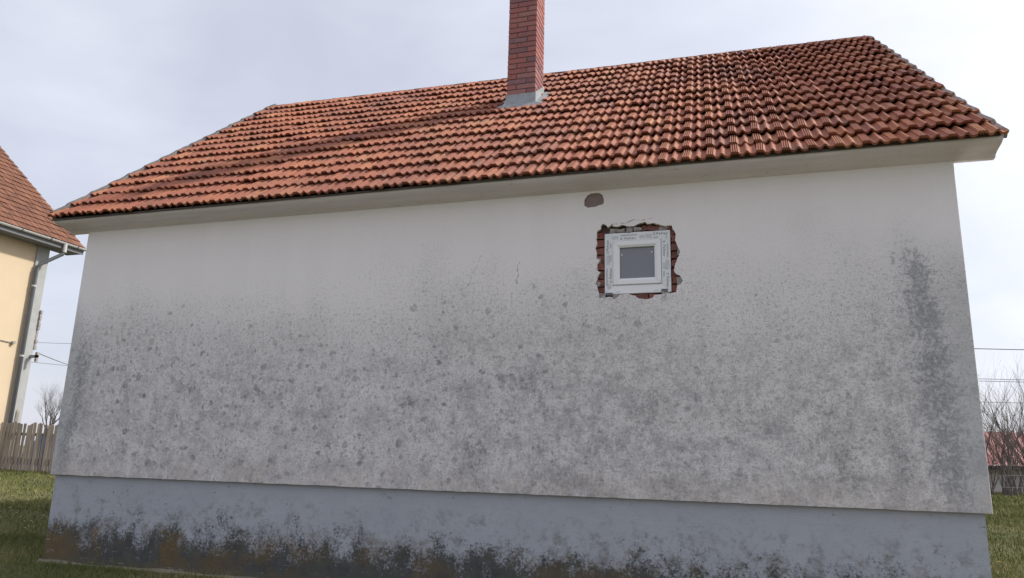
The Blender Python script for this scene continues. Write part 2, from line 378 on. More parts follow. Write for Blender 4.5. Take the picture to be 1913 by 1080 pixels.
M['grey_metal'] = simple('grey_pipe', (0.13, 0.14, 0.16), 0.5, 0.12, 6, spec=0.5)
M['pil'] = simple('grey_render', (0.36, 0.37, 0.37), 0.9, 0.1, 4, bump=0.3)
M['fascia'] = simple('grey_fascia', (0.17, 0.175, 0.19), 0.8, 0.1, 4)
M['old_wood'] = mat_wood('weathered_wood', (0.17, 0.155, 0.14), (0.46, 0.42, 0.375))
M['rail_wood'] = mat_wood('weathered_rail', (0.09, 0.08, 0.07), (0.24, 0.215, 0.19), 'x')
M['bark'] = simple('bare_bark', (0.115, 0.10, 0.09), 0.95, 0.3, 9)
M['bark2'] = simple('shrub_bark', (0.15, 0.13, 0.12), 0.95, 0.3, 9)
M['wire'] = simple('cable_black', (0.22, 0.22, 0.23), 0.6, 0.1, 4)
M['steel'] = simple('steel_bracket', (0.32, 0.30, 0.26), 0.6, 0.2, 20)
M['pole'] = mat_wood('pole_wood', (0.08, 0.07, 0.06), (0.17, 0.15, 0.13))
M['blue'] = simple('blue_tarp', (0.07, 0.15, 0.42), 0.6, 0.2, 5)
M['shed_wall'] = simple('shed_whitewash', (0.62, 0.61, 0.58), 0.9, 0.1, 3)
M['soil'] = simple('pale_footing', (0.20, 0.175, 0.13), 0.98, 0.3, 12, bump=0.8, bscale=25)
M['petal'] = simple('white_petal', (0.80, 0.80, 0.78), 0.7, 0.03, 20)
M['yolk'] = simple('yellow_petal', (0.78, 0.50, 0.03), 0.7, 0.08, 20)
M['stem'] = simple('flower_stem', (0.08, 0.13, 0.04), 0.7, 0.1, 20)

def mat_ground():
    n = NM('lawn_ground'); P = n.P
    a = n.noise(P, 0.45, 5, 0.6); b = n.noise(P, 3.2, 6, 0.65); c_ = n.noise(P, 38, 4, 0.7)
    c = n.ramp(n.add(n.mul(a, .55), n.mul(b, .45)), [(0.30, (0.100, 0.108, 0.048)), (0.5, (0.140, 0.134, 0.072)), (0.68, (0.195, 0.172, 0.105))])
    c = n.mix(n.mul(n.step(c_, 0.45, 0.72), 0.40), c, (0.055, 0.060, 0.026))
    n.bump(n.add(c_, b), 0.8, 0.03)
    return n.fin(c, 0.95, 0.1)
M['ground'] = mat_ground()
def mat_blade():
    n = NM('grass_blade'); t = n.attr('tint')
    c = n.ramp(t, [(0.0, (0.095, 0.120, 0.034)), (0.35, (0.150, 0.172, 0.054)), (0.66, (0.225, 0.215, 0.085)), (1.0, (0.40, 0.34, 0.18))])
    n.b.inputs['Subsurface Weight'].default_value = 0.0
    return n.fin(c, 0.75, 0.25)
M['blade'] = mat_blade()
def mat_red_roof():
    n = NM('red_metal_sheet'); r = n.noise(n.P, 2.0, 4)
    return n.fin(n.ramp(r, [(0.3, (0.30, 0.085, 0.075)), (0.7, (0.40, 0.14, 0.125))]), 0.45, 0.5)
M['red_roof'] = mat_red_roof()

# ------------------------------------------------------------------ the ground
def ground_z(x, y):
    z = -0.905 + 0.05 * min(y, 0.0) + 0.040 * min(max(y, 0.0), 9.0) + 0.014 * min(max(-x, 0.0), 14.0)
    if y > 9: z += -0.0015 * min(y - 9, 60)
    z = max(z, -1.75)
    k = min(1.0, max(0.0, (abs(x - 4.5) - 4.9) / 1.5)) if 0 < y < 7 else min(1.0, max(0.0, -y / 1.0)) if y <= 0 else 1.0
    return z + k * 0.035 * mnoise.noise(Vector((x * 0.8, y * 0.8, 0.3)))

def build_ground():
    near = list(np.arange(-24, 34, 0.5)); far = [60, 100, 200, 450, 1000, 2500]
    xs = [-v for v in far[::-1]] + [-40, -30] + near + [36, 42, 50] + far
    nearf = list(np.arange(-16, 40, 0.5)); ys = [-v for v in far[::-1]] + [-35, -24] + nearf + [42, 50] + far
    xs = sorted(set(xs)); ys = sorted(set(ys))
    mb = MB(); nx = len(xs)
    for y in ys:
        for x in xs: mb.v.append((x, y, ground_z(x, y)))
    for j in range(len(ys) - 1):
        for i in range(nx - 1):
            q = j * nx + i; mb.f.append((q, q + 1, q + 1 + nx, q + nx))
    o = mb.build('ground', M['ground'], smooth=True); tag(o, kind='structure')
build_ground()

# ------------------------------------------------------------------ the main house
L, H, DEP = 9.0, 2.79, 7.05
house = thing('plastered_house', (4.5, 3.5, -0.9), 'low grey plastered house with orange clay tile roof and brick chimney', 'house')

def px_poly(pts, s, ox, oy, y):
    return [(p.x, p.z) for p in (on_y(ox + a / s, oy + b / s, y) for a, b in pts)]

hole_px = [(158, 420), (172, 402), (192, 400), (188, 375), (200, 352), (235, 362), (247, 381), (292, 350), (288, 372), (320, 376), (370, 360),
           (420, 372), (470, 371), (510, 350), (555, 335), (582, 351), (640, 344), (690, 362), (740, 369), (785, 362), (795, 395), (822, 440),
           (815, 480), (835, 540), (855, 580), (850, 612), (830, 650), (815, 700), (805, 740), (820, 770), (850, 780), (880, 830), (862, 862),
           (832, 870), (825, 925), (790, 932), (735, 938), (640, 950), (630, 970), (580, 986), (510, 980), (480, 955), (400, 940), (340, 950),
           (328, 972), (260, 966), (180, 976), (172, 930), (150, 850), (160, 800), (185, 760), (155, 740), (160, 690), (185, 660), (150, 640),
           (155, 590), (145, 550), (160, 520), (150, 480)]
vent_px = [(48, 192), (53, 150), (73, 112), (108, 94), (172, 91), (205, 108), (216, 158), (212, 184), (182, 194), (142, 209), (85, 217), (60, 205)]
S4 = 990 / 220.0
hole = px_poly(hole_px, S4, 1080, 340, 0.0); vent = px_poly(vent_px, S4, 1080, 340, 0.0)
def roughen(poly, amp, sd):
    rr = random.Random(sd); out = []
    for i, a in enumerate(poly):
        b = poly[(i + 1) % len(poly)]; out.append(a)
        for t in (0.33, 0.66):
            out.append((a[0] + (b[0] - a[0]) * t + rr.uniform(-amp, amp), a[1] + (b[1] - a[1]) * t + rr.uniform(-amp, amp)))
    return out
hole = roughen(hole, 0.0035, 3); vent = roughen(vent, 0.003, 4)

def build_front_wall():
    outer = [(0.0, H + 0.05)]
    n = 90
    for i in range(n + 1): outer.append((0.012 + (L - 0.024) * i / n, 0.003 * mnoise.noise(Vector((i * 0.7, 1, 2))) + 0.004 * mnoise.noise(Vector((i * 2.9, 5, 2)))))
    outer[0] = (0.012, H + 0.05)
    outer.append((L - 0.012, H + 0.05))
    loops = [outer, hole, vent]
    vs = [Vector((a, 0, b)) for lp in loops for a, b in lp]
    tris = tessellate_polygon([[Vector((a, b, 0)) for a, b in lp] for lp in loops])
    mb = MB(); mb.v = [tuple(v) for v in vs]; mb.f = [tuple(t) for t in tris]
    # returns: rims of the holes and the overhanging lower edge
    def rim(lp, base, dep):
        k = len(lp); b2 = len(mb.v)
        for i, (a, c) in enumerate(lp): mb.v.append((a + random.uniform(-.004, .004), dep + random.uniform(-.006, .006), c + random.uniform(-.004, .004)))
        for i in range(k): mb.f.append((base + i, base + (i + 1) % k, b2 + (i + 1) % k, b2 + i))
    rim(hole, len(outer), 0.034); rim(vent, len(outer) + len(hole), 0.030)
    b0 = len(mb.v)
    bot = list(range(1, n + 2))
    for i in bot: v = mb.v[i]; mb.v.append((v[0], 0.07, v[2] + 0.012))
    for k in range(n): mb.f.append((bot[k], bot[k + 1], b0 + k + 1, b0 + k))
    # rounded vertical corners
    for x, sgn in ((0.012, -1), (L - 0.012, 1)):
        pr = [(x, 0.0), (x + sgn * 0.008, 0.003), (x + sgn * 0.012, 0.012), (x + sgn * 0.012, 0.10)]
        q = len(mb.v)
        for a, y in pr: mb.v += [(a, y, 0.0), (a, y, H + 0.05)]
        for k in range(3): mb.f.append((q + 2 * k, q + 2 * k + 2, q + 2 * k + 3, q + 2 * k + 1))
    return mb.build('wall', M['plaster'], house)
wall = build_front_wall()

# other walls of the house (gables and back), masonry behind the plaster
for x0, x1 in ((0.0, 0.25), (L - 0.25, L)):
    mb = MB(); mb.prism_x([(0.10, 0.0), (DEP, 0.0), (DEP, H), (3.52, H + 2.92), (0.10, H)], x0, x1)
    mb.build('gable_wall', M['plaster'], house)
mb = MB(); mb.box(0.25, L - 0.25, DEP - 0.25, DEP - 0.003, 0, H); mb.build('back_wall', M['plaster'], house)
# masonry core with a real opening for the window
wx0, wx1, wz0, wz1 = 6.122, 6.714, 1.768, 2.339
mb = MB()
for a, b, c, d in ((0.25, wx0 - 0.012, 0.02, H), (wx1 + 0.012, L - 0.25, 0.02, H), (wx0 - 0.012, wx1 + 0.012, 0.02, wz0 - 0.010), (wx0 - 0.012, wx1 + 0.012, wz1 + 0.012, H)):
    mb.box(a, b, 0.060, 0.24, c, d)
mb.build('masonry', M['masonry'], house)
mb = MB(); mb.box(wx0 - 0.05, wx1 + 0.05, 0.30, 0.32, wz0 - 0.05, wz1 + 0.05); mb.build('dark_interior', M['slot'], house)
mb = MB()                                          # patched vent hole
q = [(a, 0.022 + 0.004 * random.random(), b) for a, b in vent]; cx = sum(v[0] for v in q) / len(q); cz = sum(v[2] for v in q) / len(q)
q = [(cx + (a - cx) * 1.06, y, cz + (b - cz) * 1.06) for a, y, b in q]; mb.v = q + [(cx, 0.014, cz)]; mb.f = [(i, (i + 1) % len(q), len(q)) for i in range(len(q))]
vp = mb.build('vent_patch', M['vent'], house, smooth=True); vp['label'] = 'rounded grey mortar patch under the eaves'

# exposed bricks round the window, children of the wall
rb = random.Random(11)
def rough_block(x0, x1, y0, y1, z0, z1, j):
    bm = bmesh.new()
    v = [bm.verts.new((x, y, z)) for x in (x0, x1) for y in (y0, y1) for z in (z0, z1)]
    for f in ((0, 1, 3, 2), (4, 6, 7, 5), (0, 4, 5, 1), (2, 3, 7, 6), (0, 2, 6, 4), (1, 5, 7, 3)): bm.faces.new([v[i] for i in f])
    bmesh.ops.subdivide_edges(bm, edges=bm.edges[:], cuts=1, use_grid_fill=True)
    for w in bm.verts: w.co += Vector((rb.uniform(-j, j), rb.uniform(-j, j), rb.uniform(-j, j)))
    bmesh.ops.recalc_face_normals(bm, faces=bm.faces); return bm
def add_block(name, dims, mat, j=0.009):
    bm = rough_block(*dims, j); me = bpy.data.meshes.new(name); bm.to_mesh(me); bm.free()
    me.transform(wall.matrix_world.inverted() @ Matrix.Translation(-house.location) if False else Matrix.Translation(-house.location))
    me.materials.append(mat); return obj(name, me, None, wall)
z = wz0 - 0.075
k = 0
while z < wz1 - 0.01:
    h = 0.064
    yj = rb.uniform(0.026, 0.040)
    add_block('brick', (wx0 - 0.12, wx0 - 0.006 + rb.uniform(-.008, .0), yj, 0.07, z + .004, z + h), M['raw_brick'])
    yj = rb.uniform(0.026, 0.040)
    add_block('brick', (wx1 + 0.005 + rb.uniform(0, .006), wx1 + 0.14, yj, 0.07, z + .004, z + h), M['raw_brick'])
    z += 0.0755
xx = wx0 + 0.02
while xx < wx1 - 0.1:
    add_block('brick', (xx, xx + 0.115, rb.uniform(.022, .034), 0.07, wz0 - 0.072, wz0 - 0.008), M['raw_brick']); xx += 0.125
for xx in np.arange(wx0 - 0.03, wx1 + 0.02, 0.075):      # broken mortar above the frame
    if rb.random() < 0.9: add_block('mortar_lump', (xx, xx + rb.uniform(.05, .085), rb.uniform(.012, .03), 0.075, wz1 + 0.008, wz1 + rb.uniform(.03, .06)), M['mortar'] if rb.random() < .7 else M['raw_brick'], 0.009)
for (xx, zz, s_) in ((wx1 + .085, wz0 + .09, .035), (wx1 + .085, wz0 + .36, .022), (wx0 - .062, wz0 + .32, .018), (wx0 - .06, wz0 + .1, .02), (wx0 - .035, wz0 - .03, .035), (wx0 + .1, wz0 - .035, .03), (wx1 - .05, wz0 - .03, .03)):
    add_block('mortar_lump', (xx - s_, xx + s_, rb.uniform(.004, .016), .06, zz - s_ * 1.1, zz + s_ * 1.1), M['mortar'], 0.011)

# plinth and footing
mb = MB(); mb.box(0.035, L - 0.045, 0.045, 0.35, -1.5, 0.011); mb.box(0.035, 0.30, 0.352, DEP - .05, -1.5, 0.008); mb.box(L - 0.3, L - 0.045, 0.352, DEP - .05, -1.5, 0.008)
pl = mb.build('plinth', M['plinth'], house)
mb = MB(); n = 120
for i in range(n + 1):
    x = -0.02 + (L + 0.04) * i / n; w = 0.020 + 0.045 * mnoise.noise(Vector((x * 1.7, 3, 1))) + .018 * mnoise.noise(Vector((x * 9, 3, 1))); zt = -0.893 + 0.020 * mnoise.noise(Vector((x * 2.1, 7, 1)))
    mb.v += [(x, 0.05, zt + .012), (x, 0.045 - w * .5, zt), (x, 0.03 - w, zt - .03), (x, -0.02 - w, -1.05)]
for i in range(n):
    for k in range(3): mb.f.append((i * 4 + k, i * 4 + 4 + k, i * 4 + 5 + k, i * 4 + 1 + k))
mb.build('footing', M['soil'], house, smooth=True)

# cornice under the eaves
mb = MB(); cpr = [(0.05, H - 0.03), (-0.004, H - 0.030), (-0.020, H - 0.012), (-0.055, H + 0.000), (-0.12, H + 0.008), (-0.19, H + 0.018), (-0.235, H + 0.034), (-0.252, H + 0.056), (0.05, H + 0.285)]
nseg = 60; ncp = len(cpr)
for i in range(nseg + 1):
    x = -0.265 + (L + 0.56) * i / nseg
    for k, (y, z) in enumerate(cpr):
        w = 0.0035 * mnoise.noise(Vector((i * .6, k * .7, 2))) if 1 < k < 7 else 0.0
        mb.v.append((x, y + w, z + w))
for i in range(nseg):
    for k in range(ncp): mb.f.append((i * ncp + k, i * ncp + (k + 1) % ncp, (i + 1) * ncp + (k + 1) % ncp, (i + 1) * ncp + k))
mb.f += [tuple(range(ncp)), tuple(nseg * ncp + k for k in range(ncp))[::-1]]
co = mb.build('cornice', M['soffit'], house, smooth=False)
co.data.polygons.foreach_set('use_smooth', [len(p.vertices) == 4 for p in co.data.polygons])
mb = MB(); mb.box(-0.285, L + 0.27, -0.266, -0.254, H + 0.050, H + 0.068); mb.build('eave_board', M['eave_wood'], house)

# ------------------------------------------------------------------ roof
EL = Vector((-0.31, -0.285, 2.866)); ER = Vector((9.315, -0.285, 2.832)); RL = Vector((-0.21, 3.46, 6.085)); RR = Vector((9.065, 3.50, 5.965))
def S(u, v):
    p = (EL * (1 - u) + ER * u) * (1 - v) + (RL * (1 - u) + RR * u) * v
    w = 0.020 * mnoise.noise(Vector((u * 4, v * 3, 0.7))) * math.sin(math.pi * min(1, v * 1.1 + .05))
    return p + Vector((0, -0.645, 0.764)) * (w - 0.014)
NR, NC = 15, 47
roof = bpy.data.objects.new('roof', None); col.objects.link(roof); roof.parent = house
RO = house.location                                # roof empty sits at the house origin
TW = 0.203
prof = [(-0.003, .014), (.003, .028), (.011, .028), (.0155, .013), (.020, .028), (.029, .028), (.0335, .013), (.038, .028), (.047, .028), (.0515, .013), (.056, .027),
        (.064, .018), (.074, .005), (.088, -.001), (.102, .004), (.112, .016), (.121, .028), (.133, .029), (.144, .018), (.158, .004), (.176, -.001), (.192, .005), (.203, .013)]
def tile_geo(length=0.375, lift=0.041, th=0.022, pf=prof):
    v = []; f = []; n = len(pf)
    for (x, z) in pf: v.append((x, 0.0, z + lift))
    for (x, z) in pf: v.append((x, length, z))
    for (x, z) in pf: v.append((x, 0.004, z + lift - th))
    for i in range(n - 1):
        f.append((i, i + 1, n + i + 1, n + i)); f.append((i + 1, i, 2 * n + i, 2 * n + i + 1))
    b = len(v); v += [(pf[0][0], length, pf[0][1] - th), (pf[-1][0], length, pf[-1][1] - th)]
    f.append((0, n, b, 2 * n)); f.append((n - 1, 3 * n - 1, b + 1, 2 * n - 1)); f.append((2 * n, b, b + 1, 3 * n - 1))
    return v, f
tv, tf = tile_geo()
tme = bpy.data.meshes.new('roof_tile'); tme.from_pydata(tv, [], tf); tme.materials.append(M['tile']); tme.update()
CHX0, CHX1, CHY0, CHY1 = 4.483, 4.868, 1.935, 2.320
cells = []
for j in range(NR):
    for i in range(NC):
        p = S(i / NC, j / NR); q = S((i + 1) / NC, j / NR); t = S((i + .5) / NC, (j + 1) / NR); c0 = S((i + .5) / NC, j / NR)
        X = (q - p); wsc = X.length / TW; X.normalize(); Yv = (t - c0); ysc = Yv.length / (5.0 / NR) ; Yv.normalize(); N = X.cross(Yv).normalized(); Yv = N.cross(X)
        rr = random.Random(i * 131 + j * 977)
        mat = Matrix(((X.x, Yv.x, N.x, p.x), (X.y, Yv.y, N.y, p.y), (X.z, Yv.z, N.z, p.z), (0, 0, 0, 1)))
        mat = mat @ Matrix.Translation((0, rr.gauss(0, .006) - (.02 if rr.random() < .02 else 0), rr.gauss(0, .0028) + .007 * mnoise.noise(Vector((i * .25, j * 1.7, 3))))) @ Euler((rr.gauss(0, .012), rr.gauss(0, .014), rr.gauss(0, .015))).to_matrix().to_4x4()
        mat = mat @ Matrix.Diagonal((wsc, ysc * 1.0 if j < NR - 1 else 0.92, 1, 1))
        cen = mat @ Vector((.1, .17, .02))
        if CHX0 - .02 < cen.x < CHX1 + .02 and CHY0 - .03 < cen.y < CHY1 + 0.0: continue
        px, py, d = proj(*cen); view = (CAM - cen).normalized(); area = abs(view.dot(N)) / d ** 2
        tint = min(1, max(0, rr.gauss(.5, .22) + 0.25 * mnoise.noise(Vector((i * .12, j * .35, 5)))))
        cells.append((area, mat, tint))
cells.sort(key=lambda c: -c[0])
inv = Matrix.Translation(-RO)
for k, (a, mat, tint) in enumerate(cells[:300]):
    o = bpy.data.objects.new('roof_tile', tme); col.objects.link(o); o.parent = roof
    o.matrix_basis = inv @ mat; o['tint'] = tint
mb = MB(); tints = []
for (a, mat, tint) in cells[300:]:
    mb.add([inv @ mat @ Vector(v) for v in tv], tf); tints += [tint] * len(tv)
me = mb.mesh('roof_tile_field', M['tile_mass'], fix=False)
at = me.attributes.new('tint', 'FLOAT', 'POINT'); at.data.foreach_set('value', tints)
o = obj('roof_tile_field', me, None, roof); tag(o, kind='stuff')
# deck under the tiles, back slope
mb = MB()
nrm = Vector((0, -0.645, 0.764))
a, b, c, d = S(0.004, 0.012) - nrm * .012, S(.996, .012) - nrm * .012, S(.996, 1) - nrm * .012, S(.004, 1) - nrm * .012
vs = [a, b, c, d]; mb.add([*vs, *[v - nrm * .012 for v in vs]], [(0, 1, 2, 3), (7, 6, 5, 4), (0, 4, 5, 1), (1, 5, 6, 2), (2, 6, 7, 3), (3, 7, 4, 0)])
mb.build('roof_deck', M['dark_board'], house).parent = roof
mb = MB(); bl = Vector((-0.31, 7.30, 2.85)); br = Vector((9.31, 7.30, 2.83)); vs = [RL + Vector((0, .02, -.02)), RR + Vector((0, .02, -.02)), br, bl]
mb.add([*vs, *[v - Vector((0, .03, .07)) for v in vs]], [(0, 1, 2, 3), (7, 6, 5, 4), (0, 4, 5, 1), (1, 5, 6, 2), (2, 6, 7, 3), (3, 7, 4, 0)])
mb.build('back_slope', M['tile_mass'], house).parent = roof
# verge mortar along both gable edges
for u, sg in ((0.0, -1), (1.0, 1)):
    mb = MB(); n = 90
    for i in range(n + 1):
        v = 0.012 + 0.985 * i / n
        p = S(u, v); wv = 0.010 * mnoise.noise(Vector((i * .5, u * 9, 1))) + .005 * mnoise.noise(Vector((i * 1.7, u * 9, 1))); ph = 1 - ((v * NR) % 1.0)
        if sg < 0: top = 0.062 + 0.012 * ph + .008 * mnoise.noise(Vector((i * .45, 3, 1))); inner = -0.036 + .022 * mnoise.noise(Vector((i * .3, 8, 1)))
        else: top = 0.026 + 0.030 * ph; inner = -0.02
        dn = -0.075 if i > 3 else -0.03
        x = Vector((sg * 1.0, 0, 0))
        for (ax, az) in ((inner, dn), (0.014 + wv, dn), (0.020 + wv, top - .016), (0.008 + wv, top - .002), (inner, top - (.0 if sg < 0 else .012))):
            mb.v.append(tuple(p + x * ax + nrm * az))
    for i in range(n):
        for k in range(5): mb.f.append((i * 5 + k, i * 5 + (k + 1) % 5, i * 5 + 5 + (k + 1) % 5, i * 5 + 5 + k))
    mb.f += [(0, 1, 2, 3, 4), tuple(n * 5 + k for k in (4, 3, 2, 1, 0))]
    mb.build('verge', M['verge'] if sg < 0 else M['verge_pale'], house).parent = roof
# ridge caps
nrt = 25
for i in range(nrt):
    p = S(i / nrt, 1.0) + Vector((0, .045, -0.010)); q = S((i + 1.06) / nrt if i < nrt - 1 else 1.0, 1.0) + Vector((0, .045, -0.010))
    mb = MB(); m = 8
    for e, (pt, r) in enumerate(((p, .072), (q, .066))):
        for k in range(m + 1):
            t = math.pi * k / m; mb.v.append(tuple(pt + Vector((0, -math.cos(t) * r * 1.15, math.sin(t) * r * .8))))
    for k in range(m): mb.f.append((k, k + 1, m + 2 + k, m + 1 + k))
    mb.f += [tuple(range(m + 1)), tuple(range(m + 1, 2 * m + 2))]
    mb.build('ridge_tile', M['ridge'], house).parent = roof

# ------------------------------------------------------------------ chimney
chim = bpy.data.objects.new('chimney', None); col.objects.link(chim); chim.parent = house
bme = bpy.data.meshes.new('brick')
def brick_mesh(lx, ly, lz):
    bm = bmesh.new(); bmesh.ops.create_cube(bm, size=1.0)
    for v in bm.verts: v.co = Vector((v.co.x * lx, v.co.y * ly, v.co.z * lz))
    bmesh.ops.bevel(bm, geom=bm.edges[:], offset=0.004, segments=1, affect='EDGES')
    me = bpy.data.meshes.new('brick'); bm.to_mesh(me); bm.free(); me.materials.append(M['brick']); return me
b_full = brick_mesh(0.254, 0.120, 0.064)
sq = CHX1 - CHX0; zc = 4.90; crs = 0.0748; ncourse = 27
cxm, cym = (CHX0 + CHX1) / 2, (CHY0 + CHY1) / 2
for k in range(ncourse):
    for s_ in range(4):
        # pinwheel bond, mirrored on alternate courses
        sx = -1 if k % 2 == 0 else 1
        ang = s_ * math.pi / 2
        lx, ly = sx * (sq / 2 - 0.127), -(sq / 2 - 0.060)
        ca, sa = math.cos(ang), math.sin(ang)
        o = bpy.data.objects.new('brick', b_full); col.objects.link(o); o.parent = chim
        rr = random.Random(k * 7 + s_)
        o.location = Vector((cxm + lx * ca - ly * sa + rr.gauss(0, .0008), cym + lx * sa + ly * ca + rr.gauss(0, .0008), zc + (k + .5) * crs)) - RO
        o.rotation_euler = (0, rr.gauss(0, .003), ang + rr.gauss(0, .003))
mb = MB(); mb.box(CHX0 + .007, CHX1 - .007, CHY0 + .007, CHY1 - .007, 4.2, zc + ncourse * crs); mb.build('mortar_core', M['joint'], house).parent = chim
mb = MB(); zt = zc + ncourse * crs; mb.box(CHX0 - .05, CHX1 + .05, CHY0 - .05, CHY1 + .05, zt + .001, zt + .06); mb.build('chimney_cap', M['mortar'], house).parent = chim
def roof_z(y): return 2.85 + (y + 0.285) * (5.9 - 2.80) / 3.76 + .06
mb = MB()
zf = roof_z(CHY0)
e = .010
# front upstand and flared apron
mb.add([(CHX0 - e, CHY0 - e, zf - .08), (CHX1 + e, CHY0 - e, zf - .08), (CHX1 + e, CHY0 - e, zc + .004), (CHX0 - e, CHY0 - e, zc + .004),
        (CHX0 - .05, CHY0 - .085, zf - .062), (CHX1 + .05, CHY0 - .085, zf - .062)], [(0, 1, 2, 3)])
mb.add([(CHX0 - e, CHY0 - e - .002, zf + .03), (CHX1 + e, CHY0 - e - .002, zf + .03), (CHX1 + .10, CHY0 - .09, zf - .052), (CHX0 - .07, CHY0 - .09, zf - .052)], [(0, 1, 2, 3)])
mb.add([(CHX0 - .07, CHY0 - .09, zf - .052), (CHX1 + .10, CHY0 - .09, zf - .052), (CHX1 + .10, CHY0 - .095, zf - .075), (CHX0 - .07, CHY0 - .095, zf - .075)], [(0, 1, 2, 3)])
# side upstands follow the slope, with a flange over the tiles
zb = roof_z(CHY1)
for x, sg in ((CHX0 - e, -1), (CHX1 + e, 1)):
    mb.add([(x, CHY0 - e, zf - .05), (x, CHY1, zb - .05), (x, CHY1, zb + .13), (x, CHY0 - e, zc + .004)], [(0, 1, 2, 3)])
    mb.add([(x, CHY0 - .03, zf + .015), (x, CHY1, zb + .04), (x + sg * .10, CHY1, zb + .03), (x + sg * .10, CHY0 - .085, zf - .045)], [(0, 1, 2, 3)])
mb.build('flashing', M['zinc'], house).parent = chim

# ------------------------------------------------------------------ window
win = bpy.data.objects.new('window', None); col.objects.link(win); win.parent = house
win['label'] = 'small new white window set in a ragged brick opening'
def ring(name, x0, x1, z0, z1, w, yf, yb, mat, lip=0.0, gap=0.0009):
    """four mitred bars; lip slopes the inner edge back"""
    mb = MB()
    o = [(x0, z0), (x1, z0), (x1, z1), (x0, z1)]; i = [(x0 + w, z0 + w), (x1 - w, z0 + w), (x1 - w, z1 - w), (x0 + w, z1 - w)]
    for k in range(4):
        a, b, c, d = o[k], o[(k + 1) % 4], i[(k + 1) % 4], i[k]
        tx, tz = (b[0] - a[0]), (b[1] - a[1]); ln = math.hypot(tx, tz); tx, tz = tx / ln * gap, tz / ln * gap
        a = (a[0] + tx, a[1] + tz); d = (d[0] + tx, d[1] + tz); b = (b[0] - tx, b[1] - tz); c = (c[0] - tx, c[1] - tz)
        r = 0.004
        mid = lambda p, q, t: (p[0] + (q[0] - p[0]) * t, p[1] + (q[1] - p[1]) * t)
        t1 = r / w; t2 = 1 - (lip / w if lip else t1)
        P_ = [(a, b, yb, 0), (a, b, yf + r, 0), (mid(a, d, t1), mid(b, c, t1), yf, 0), (mid(a, d, t2), mid(b, c, t2), yf, 0), (d, c, yf + (lip * .55 if lip else r), 0), (d, c, yb, 0)]
        bse = len(mb.v)
        for p, q, y, _ in P_: mb.v += [(p[0], y, p[1]), (q[0], y, q[1])]
        for k2 in range(len(P_) - 1): mb.f.append((bse + 2 * k2, bse + 2 * k2 + 1, bse + 2 * k2 + 3, bse + 2 * k2 + 2))
        mb.f.append((bse + 10, bse + 11, bse + 1, bse)); mb.f.append(tuple(bse + 2 * k2 for k2 in range(6))); mb.f.append(tuple(bse + 2 * k2 + 1 for k2 in range(6))[::-1])
    o_ = mb.build(name, mat, house); o_.parent = win; return o_
FW = 0.080
ring('frame', wx0, wx1, wz0, wz1, FW, 0.020, 0.085, M['pvc'])
sx0, sx1, sz0, sz1 = wx0 + .074, wx1 - .077, wz0 + .076, wz1 - .076
ring('sash', sx0 + .006, sx1 - .006, sz0 + .006, sz1 - .006, .058, 0.009, 0.07, M['pvc'], lip=.020)
mb = MB(); mb.box(sx0 + .055, sx1 - .055, .040, .044, sz0 + .055, sz1 - .055); o = mb.build('pane', M['glass'], house); o.parent = win
mb = MB()                                          # shadow gap between sash and frame
for a, b, c, d in ((sx0 - .004, sx0 + .012, sz0, sz1), (sx1 - .012, sx1 + .004, sz0, sz1), (sx0, sx1, sz0 - .004, sz0 + .012), (sx0, sx1, sz1 - .012, sz1 + .004)): mb.box(a, b, .0195, .0199, c, d) if False else None
def wpart(name, x0, x1, z0, z1, y0, y1, mat):
    mb = MB(); mb.box(x0, x1, y0, y1, z0, z1); o = mb.build(name, mat, house); o.parent = win; return o
U = 0.594 / 553
def wl(a, b): return wx0 + (a - 216) * U, wz0 + (937 - b) * U * 0.985
for (a, b) in ((360, 590), (612, 578), (628, 808)):
    x, zz = wl(a, b); wpart('spacer_pad', x - .006, x + .006, zz - .005, zz + .005, .0370, .0398, M['pvc'])
for (a, b) in ((332, 917), (645, 917)):
    x, zz = wl(a, b); wpart('drain_cap', x - .018, x + .018, zz - .004, zz + .004, .0165, .0198, M['tape'])
wpart('corner_block', wx0 + .016, wx0 + .072, wz0 - .012, wz0 + .012, .010, .0193, M['pad']); wpart('corner_block', wx1 - .085, wx1 - .030, wz0 - .006, wz0 + .028, .010, .0193, M['pad'])
# protective film on the top and both sides, with its print
def film(name, quad):
    mb = MB(); mb.add([(a, .0190, b) for a, b in quad] + [(a, .0199, b) for a, b in quad], [(0, 1, 2, 3), (7, 6, 5, 4), (0, 4, 5, 1), (1, 5, 6, 2), (2, 6, 7, 3), (3, 7, 4, 0)])
    o = mb.build(name, M['tape'], house); o.parent = win
g = .006
film('protective_film', [(wx0 + g, wz1 - g), (wx1 - g, wz1 - g), (wx1 - FW + g, wz1 - FW + g), (wx0 + FW - g, wz1 - FW + g)])
film('protective_film', [(wx0 + g, wz0 + g + .004), (wx0 + g, wz1 - g - .004), (wx0 + FW - g, wz1 - FW + g - .004), (wx0 + FW - g, wz0 + FW - g + .004)])
film('protective_film', [(wx1 - g, wz0 + g + .004), (wx1 - g, wz1 - g - .004), (wx1 - FW + g, wz1 - FW + g - .004), (wx1 - FW + g, wz0 + FW - g + .004)])
